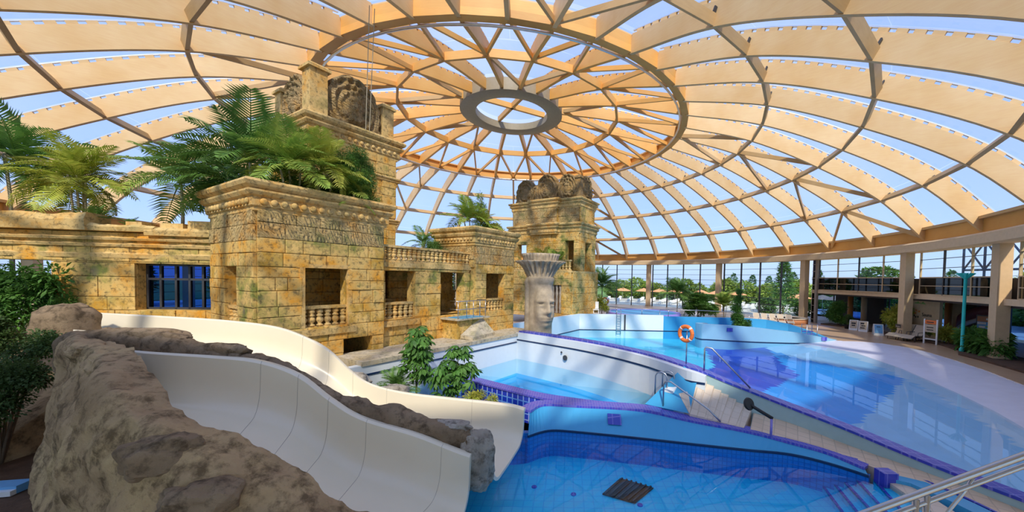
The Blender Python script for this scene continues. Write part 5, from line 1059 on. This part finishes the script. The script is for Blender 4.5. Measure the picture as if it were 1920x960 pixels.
# teal pole with flared head
tp = thing('teal_pole', 'tall turquoise pole with a flared flower-like head', 'pole', tuple(V(27.9, 25.6, 0)))
c = V(27.9, 25.6, 0); MB().lathe([(.15, 0), (.15, .3), (.10, .35), (.09, 5.2), (.15, 5.35)], 14, c).build('shaft', 'teal', tp, True)
for k in range(8):
    an = k*PI/4; d = V(math.cos(an), math.sin(an), 0); s = V(-math.sin(an), math.cos(an), 0); MB().prism([c+d*.06+s*.06+Z3*5.2, c+d*.06-s*.06+Z3*5.2, c+d*.38-s*.12+Z3*5.6, c+d*.48+Z3*5.58, c+d*.38+s*.12+Z3*5.6], Z3*.05).build('petal', 'teal', tp)
# curved slide end and printed poster panel in the annex
cs = thing('curved_slide', 'curved dark red and white slide end inside the annex', 'slide', tuple(P(40.5, -7.8)))
path = [P(42.0, -8.6, 2.3), P(41.6, -7.4, 2.0), P(40.7, -7.0, 1.5), P(39.9, -7.5, 1.1), P(39.4, -8.4, .7)]
pc = curve(path, 16); MB().rings([[p+Z3*.0, p+Z3*1.0+V(.1, 0, 0), p+Z3*1.0+V(.18, .05, 0), p+V(.08, .05, 0)] for p in pc], True).build('side_wall', 'maroon', cs, True); MB().rings([[p-Z3*.35+V(-.05, 0, 0), p+V(-.05, 0, 0), p+V(.5, .3, 0), p-Z3*.35+V(.5, .3, 0)] for p in pc], True).build('chute', 'white_paint', cs, True)
ks = thing('poster_panel', 'framed orange and blue poster panel beside the right column', 'poster', tuple(P(40.2, -10))); c = P(38.0, -22.9, 1.2); q = V(.35, -.93, 0)
c = P(40.2, -9.6, 1.15); MB().obox(c, q*1.35, V(.06, .02, 0), Z3*1.25).build('frame', 'dark_metal', ks); MB().obox(c+q*.08+Z3*.1+V(-.02, 0, 0), q*1.2, V(.02, 0, 0), Z3*.6).build('poster_lower', 'print_blue', ks); MB().obox(c+q*.08+Z3*.7+V(-.02, 0, 0), q*1.2, V(.02, 0, 0), Z3*.45).build('poster_upper', 'terracotta', ks)
for z, s0, l in ((.5, .1, .5), (.85, .6, .6), (.2, .2, .35)): MB().obox(c+q*s0+Z3*z+V(-.03, 0, 0), q*l, V(.02, 0, 0), Z3*.16).build('print_mark', 'white_paint', ks)
for s in (.15, 1.15): MB().obox(c+q*s, q*.06, V(.06, 0, 0), Z3*-1.15).build('leg', 'dark_metal', ks)
# raised round tubs
hot = thing('whirlpool', 'raised purple tiled whirlpool with railing on the far deck', 'whirlpool', (9, 42, 0))
MB().lathe([(4.2, 0), (4.2, 1.0), (4.1, 1.1), (3.7, 1.1), (3.6, .9)], 40, (8.6, 41.5, 0)).build('tub_rim', 'purple_glaze', hot, True); MB().lathe([(.05, 1.04), (3.75, 1.05)], 40, (8.6, 41.5, 0)).build('water', 'pool_wall', hot)
pts = [V(8.6+4.3*math.cos(a), 41.5+4.3*math.sin(a), 1.75) for a in [PI+k*PI/14 for k in range(15)]]; MB().tube(pts, .03, 6).build('rail', 'steel', hot, True)
for k in (0, 3, 6, 9, 12, 14): MB().tube([pts[k]-Z3*.75, pts[k]], .025, 6).build('post', 'steel', hot, True)
tr = thing('round_tub', 'low terracotta rimmed round tub by the tan column', 'tub', (26.0, 43.2, 0))
MB().lathe([(2.2, 0), (2.2, .5), (2.15, .55), (1.7, .55), (1.65, .2)], 36, (26.0, 43.2, 0)).build('rim', 'terracotta', tr, True); MB().lathe([(2.26, .55), (2.26, .65), (1.7, .65), (1.7, .55)], 36, (26.0, 43.2, 0)).build('coping', 'sling', tr, True); MB().lathe([(.05, .4), (1.68, .42)], 36, (26.0, 43.2, 0)).build('water', 'pool_wall', tr)
tr2 = rail_thing('long low chrome guard rail behind the far pool wall', [[(9.3, 36.6, 1.75), (13, 36.8, 1.75), (18.5, 37, 1.6)], [(9.3, 36.6, 0), (9.3, 36.6, 1.75)], [(13, 36.8, 0), (13, 36.8, 1.75)], [(18.5, 37, 0), (18.5, 37, 1.6)]], .03, 'guard_rail', 'steel', 'railing')
sv = thing('steel_stand', 'small chrome stair stand at the end of the island wall', 'stair', (20.9, 31.6, 0))
for s in (0, .9): MB().tube([(20.6+s, 31.2, -.5), (20.6+s, 31.2, 1.15), (20.6+s, 31.9, 1.15), (20.6+s, 31.9, -.3)], .03, 6).build('rail', 'steel', sv, True)
for k in range(4): MB().box((21.05, 31.25+k*.18, -.1+k*.2), (.9, .2, .05)).build('step', 'coping_blue', sv)
lc = thing('lifeguard_chair', 'white framed lifeguard chair at the foot of the far tower', 'chair', (3.0, 38.4, 0))
for dx in (-.35, .35):
    for dy in (-.3, .3): MB().tube([(3.0+dx, 38.4+dy, 0), (3.0+dx*.7, 38.4+dy*.7, 1.5)], .035, 6).build('leg', 'white_paint', lc, True)
MB().box((3.0, 38.4, 1.5), (.65, .6, .07)).build('seat', 'white_paint', lc); MB().box((3.0, 38.7, 1.95), (.6, .06, .75)).build('backrest', 'white_paint', lc)
for k in range(3): MB().box((3.0, 38.08, .35+k*.4), (.6, .05, .05)).build('rung', 'white_paint', lc)
# ------------------------------------------------------------------ outdoors: sunbeds, parasols, trees
def sunbed_parts():
    t = thing('sunbed', 'white sunbed in the rows beyond the glass wall', 'sunbed', (0, 0, 0), 'white sunbeds outdoors')
    MB().box((0, 0, .3), (.6, 1.2, .06)).build('seat', 'white_paint', t, False, False); MB().prism([(-.3, .6, .3), (.3, .6, .3), (.3, 1.1, .85), (-.3, 1.1, .85)], (0, .03, .04)).build('backrest', 'white_paint', t, False, False)
    for x in (-.25, .25):
        for y in (-.5, .5): MB().box((x, y, .14), (.05, .05, .28)).build('leg', 'white_paint', t, False, False)
    return t
sb0 = sunbed_parts(); first = True
for row in range(4):
    for k in range(16):
        r, th = 43+row*3.2, 30+k*2.9+row*.7
        if th > 72 or (abs(th-34.5) < 1.5): continue
        o = sb0 if first else copy_tree(sb0); first = False; p = P(r, th); o.location = (p.x, p.y, -.06); o.rotation_euler = (0, 0, math.radians(th-90))
ord_ = ['first', 'second', 'third', 'fourth', 'fifth', 'sixth', 'seventh', 'eighth', 'ninth', 'tenth', 'eleventh', 'twelfth', 'thirteenth', 'fourteenth', 'fifteenth', 'sixteenth', 'seventeenth', 'eighteenth', 'nineteenth', 'twentieth']
um = [(70, 57), (65, 58), (61, 57.5), (57, 56), (52, 59), (48, 57), (44, 58), (31.5, 56), (28, 57), (25.5, 56.5)]
for k, (th, r) in enumerate(um):
    c = P(r, th, -.06); t = thing('parasol', ord_[k]+' orange parasol from the left beyond the glass wall', 'parasol', tuple(c), 'orange parasols outdoors')
    MB().lathe([(.03, 0), (.03, 2.4)], 6, c).build('pole', 'white_paint', t); MB().lathe([(2.0, 2.05), (1.95, 2.12), (1.0, 2.5), (.08, 2.8), (.05, 2.9)], 8, c).build('canopy', 'canvas_orange', t)
def crown_mesh(seed, n, R, H, mat, shape, l=.5, w=.28):
    rr = random.Random(seed); mb = MB()
    for _ in range(n):
        u = rr.random()
        if shape == 'cone': z = u**.8*H; rad = R*(1-z/H)**.8*(.75+.25*math.sin(z*9))+.1
        elif shape == 'poplar': z = u*H; rad = R*math.sin(PI*min(1, .1+.9*u))**.6
        else: z = u*H; rad = R*math.sqrt(max(.05, 1-(2*u-1)**2))*(.85+.3*noise.noise(V(u*4, seed, 1)))
        a = rr.random()*2*PI; q = rad*(1+.25*noise.noise(V(math.cos(a)*2, math.sin(a)*2, z+seed)))*rr.random()**.3; p = V(q*math.cos(a), q*math.sin(a), z)
        o = V(math.cos(a)+rr.uniform(-.8, .8), math.sin(a)+rr.uniform(-.8, .8), rr.uniform(-.6, .8)).normalized(); s = o.cross(V(rr.random()-.5, rr.random()-.5, 1)).normalized(); i = len(mb.v); L = l*rr.uniform(.6, 1.3)
        mb.v += [p, p+o*L*.5+s*w/2, p+o*L, p+o*L*.5-s*w/2]; mb.f.append((i, i+1, i+2, i+3))
    me = mb.mesh('crown'); me.materials.append(MAT[mat]); return me
CR = {'round': [crown_mesh(i, 1500, 2.0, 3.4, 'tree_leaf', 'round') for i in range(3)], 'poplar': [crown_mesh(i+9, 900, .8, 5.5, 'bush_leaf', 'poplar', .45) for i in range(2)], 'cone': [crown_mesh(20, 3200, 2.6, 8.0, 'fir_leaf', 'cone', .5, .2)], 'dark': [crown_mesh(30, 1400, 2.0, 3.2, 'bush_leaf', 'round')]}
def tree(kind, label, r, th, s=1.0, trunk=1.2, group=None, seed=0):
    c = P(r, th, -.3); t = thing('tree', label, 'tree', tuple(c), group); MB().tube([c, c+Z3*(trunk*s+.8*s)], [.16*s, .1*s], 6).build('trunk', 'bark', t, True)
    rr = random.Random(seed); put(rr.choice(CR[kind]), 'crown', t, c+Z3*trunk*s*.7, (0, 0, rr.uniform(0, 6)), (s, s, s))
tree('cone', 'tall bright green conifer just outside the glass wall', 43.6, 26.3, 1.02, .6); tree('dark', 'dark broad shrub tree below the bright conifer', 42.8, 29.2, .75, .1); tree('dark', 'dark shrub tree at the base of the right-hand glass bay', 44, 22.5, .7, .1)
for k in range(26): tree('round', 'pale green tree in the long hedge-like row beyond the parasols', 66+3*math.sin(k*2.3), 2+k*2.9, 1.35+.2*math.sin(k*1.7), .2, 'hedge row of trees beyond the parasols', k)
for k in range(16): tree('poplar', ord_[k]+' slim poplar from the right on the skyline', 84+4*math.sin(k*3.1), 14+k*2.6+.8*math.sin(k*5), 1.15+.25*math.sin(k*2.9), .8, 'poplars on the skyline', k)
for k in range(14): tree('round', 'green tree standing outside the annex windows', 60+5*math.sin(k*1.9), -38+k*3.1, 1.5+.3*math.sin(k*2.1), 1.0, 'trees outside the annex', 40+k)
for k in range(8): tree('dark', 'dark tree outside the glass wall behind the temple', 55+4*math.sin(k*2), 85+k*14, 1.8, .8, 'trees behind the temple', 70+k)
tree('dark', 'dark leafy tree close behind the upper annex glazing', 47.5, 12.6, 1.5, 2.2, None, 3); tree('dark', 'dark leafy tree behind the glazing next to the turquoise pole', 60, 3.5, 1.7, 1.2, None, 4)
# blue steel truss outside the upper right glazing
ts = thing('steel_truss', 'dark blue steel lattice structure outside the upper right glazing', 'truss', tuple(P(50, 0, 0)))
pa, pb = P(50, 4.5), P(50, -5); top = [pa.lerp(pb, k/4) for k in range(5)]
for k in range(5): MB().tube([top[k], top[k]+Z3*10], .12, 6).build('post', 'navy_steel', ts)
for z in (6.5, 9.5): MB().tube([pa+Z3*z, pb+Z3*z], .12, 6).build('chord', 'navy_steel', ts)
for k in range(4):
    MB().tube([top[k]+Z3*6.5, top[k+1]+Z3*9.5], .09, 6).build('diagonal', 'navy_steel', ts); MB().tube([top[k]+Z3*9.5, top[k+1]+Z3*6.5], .09, 6).build('diagonal', 'navy_steel', ts)
for o in bpy.data.objects:
    if o.type == 'MESH' and o.parent is not None and o.name.split('.')[0] in ('leaf_cluster', 'crown', 'spacer_strip'): o['kind'] = 'stuff'
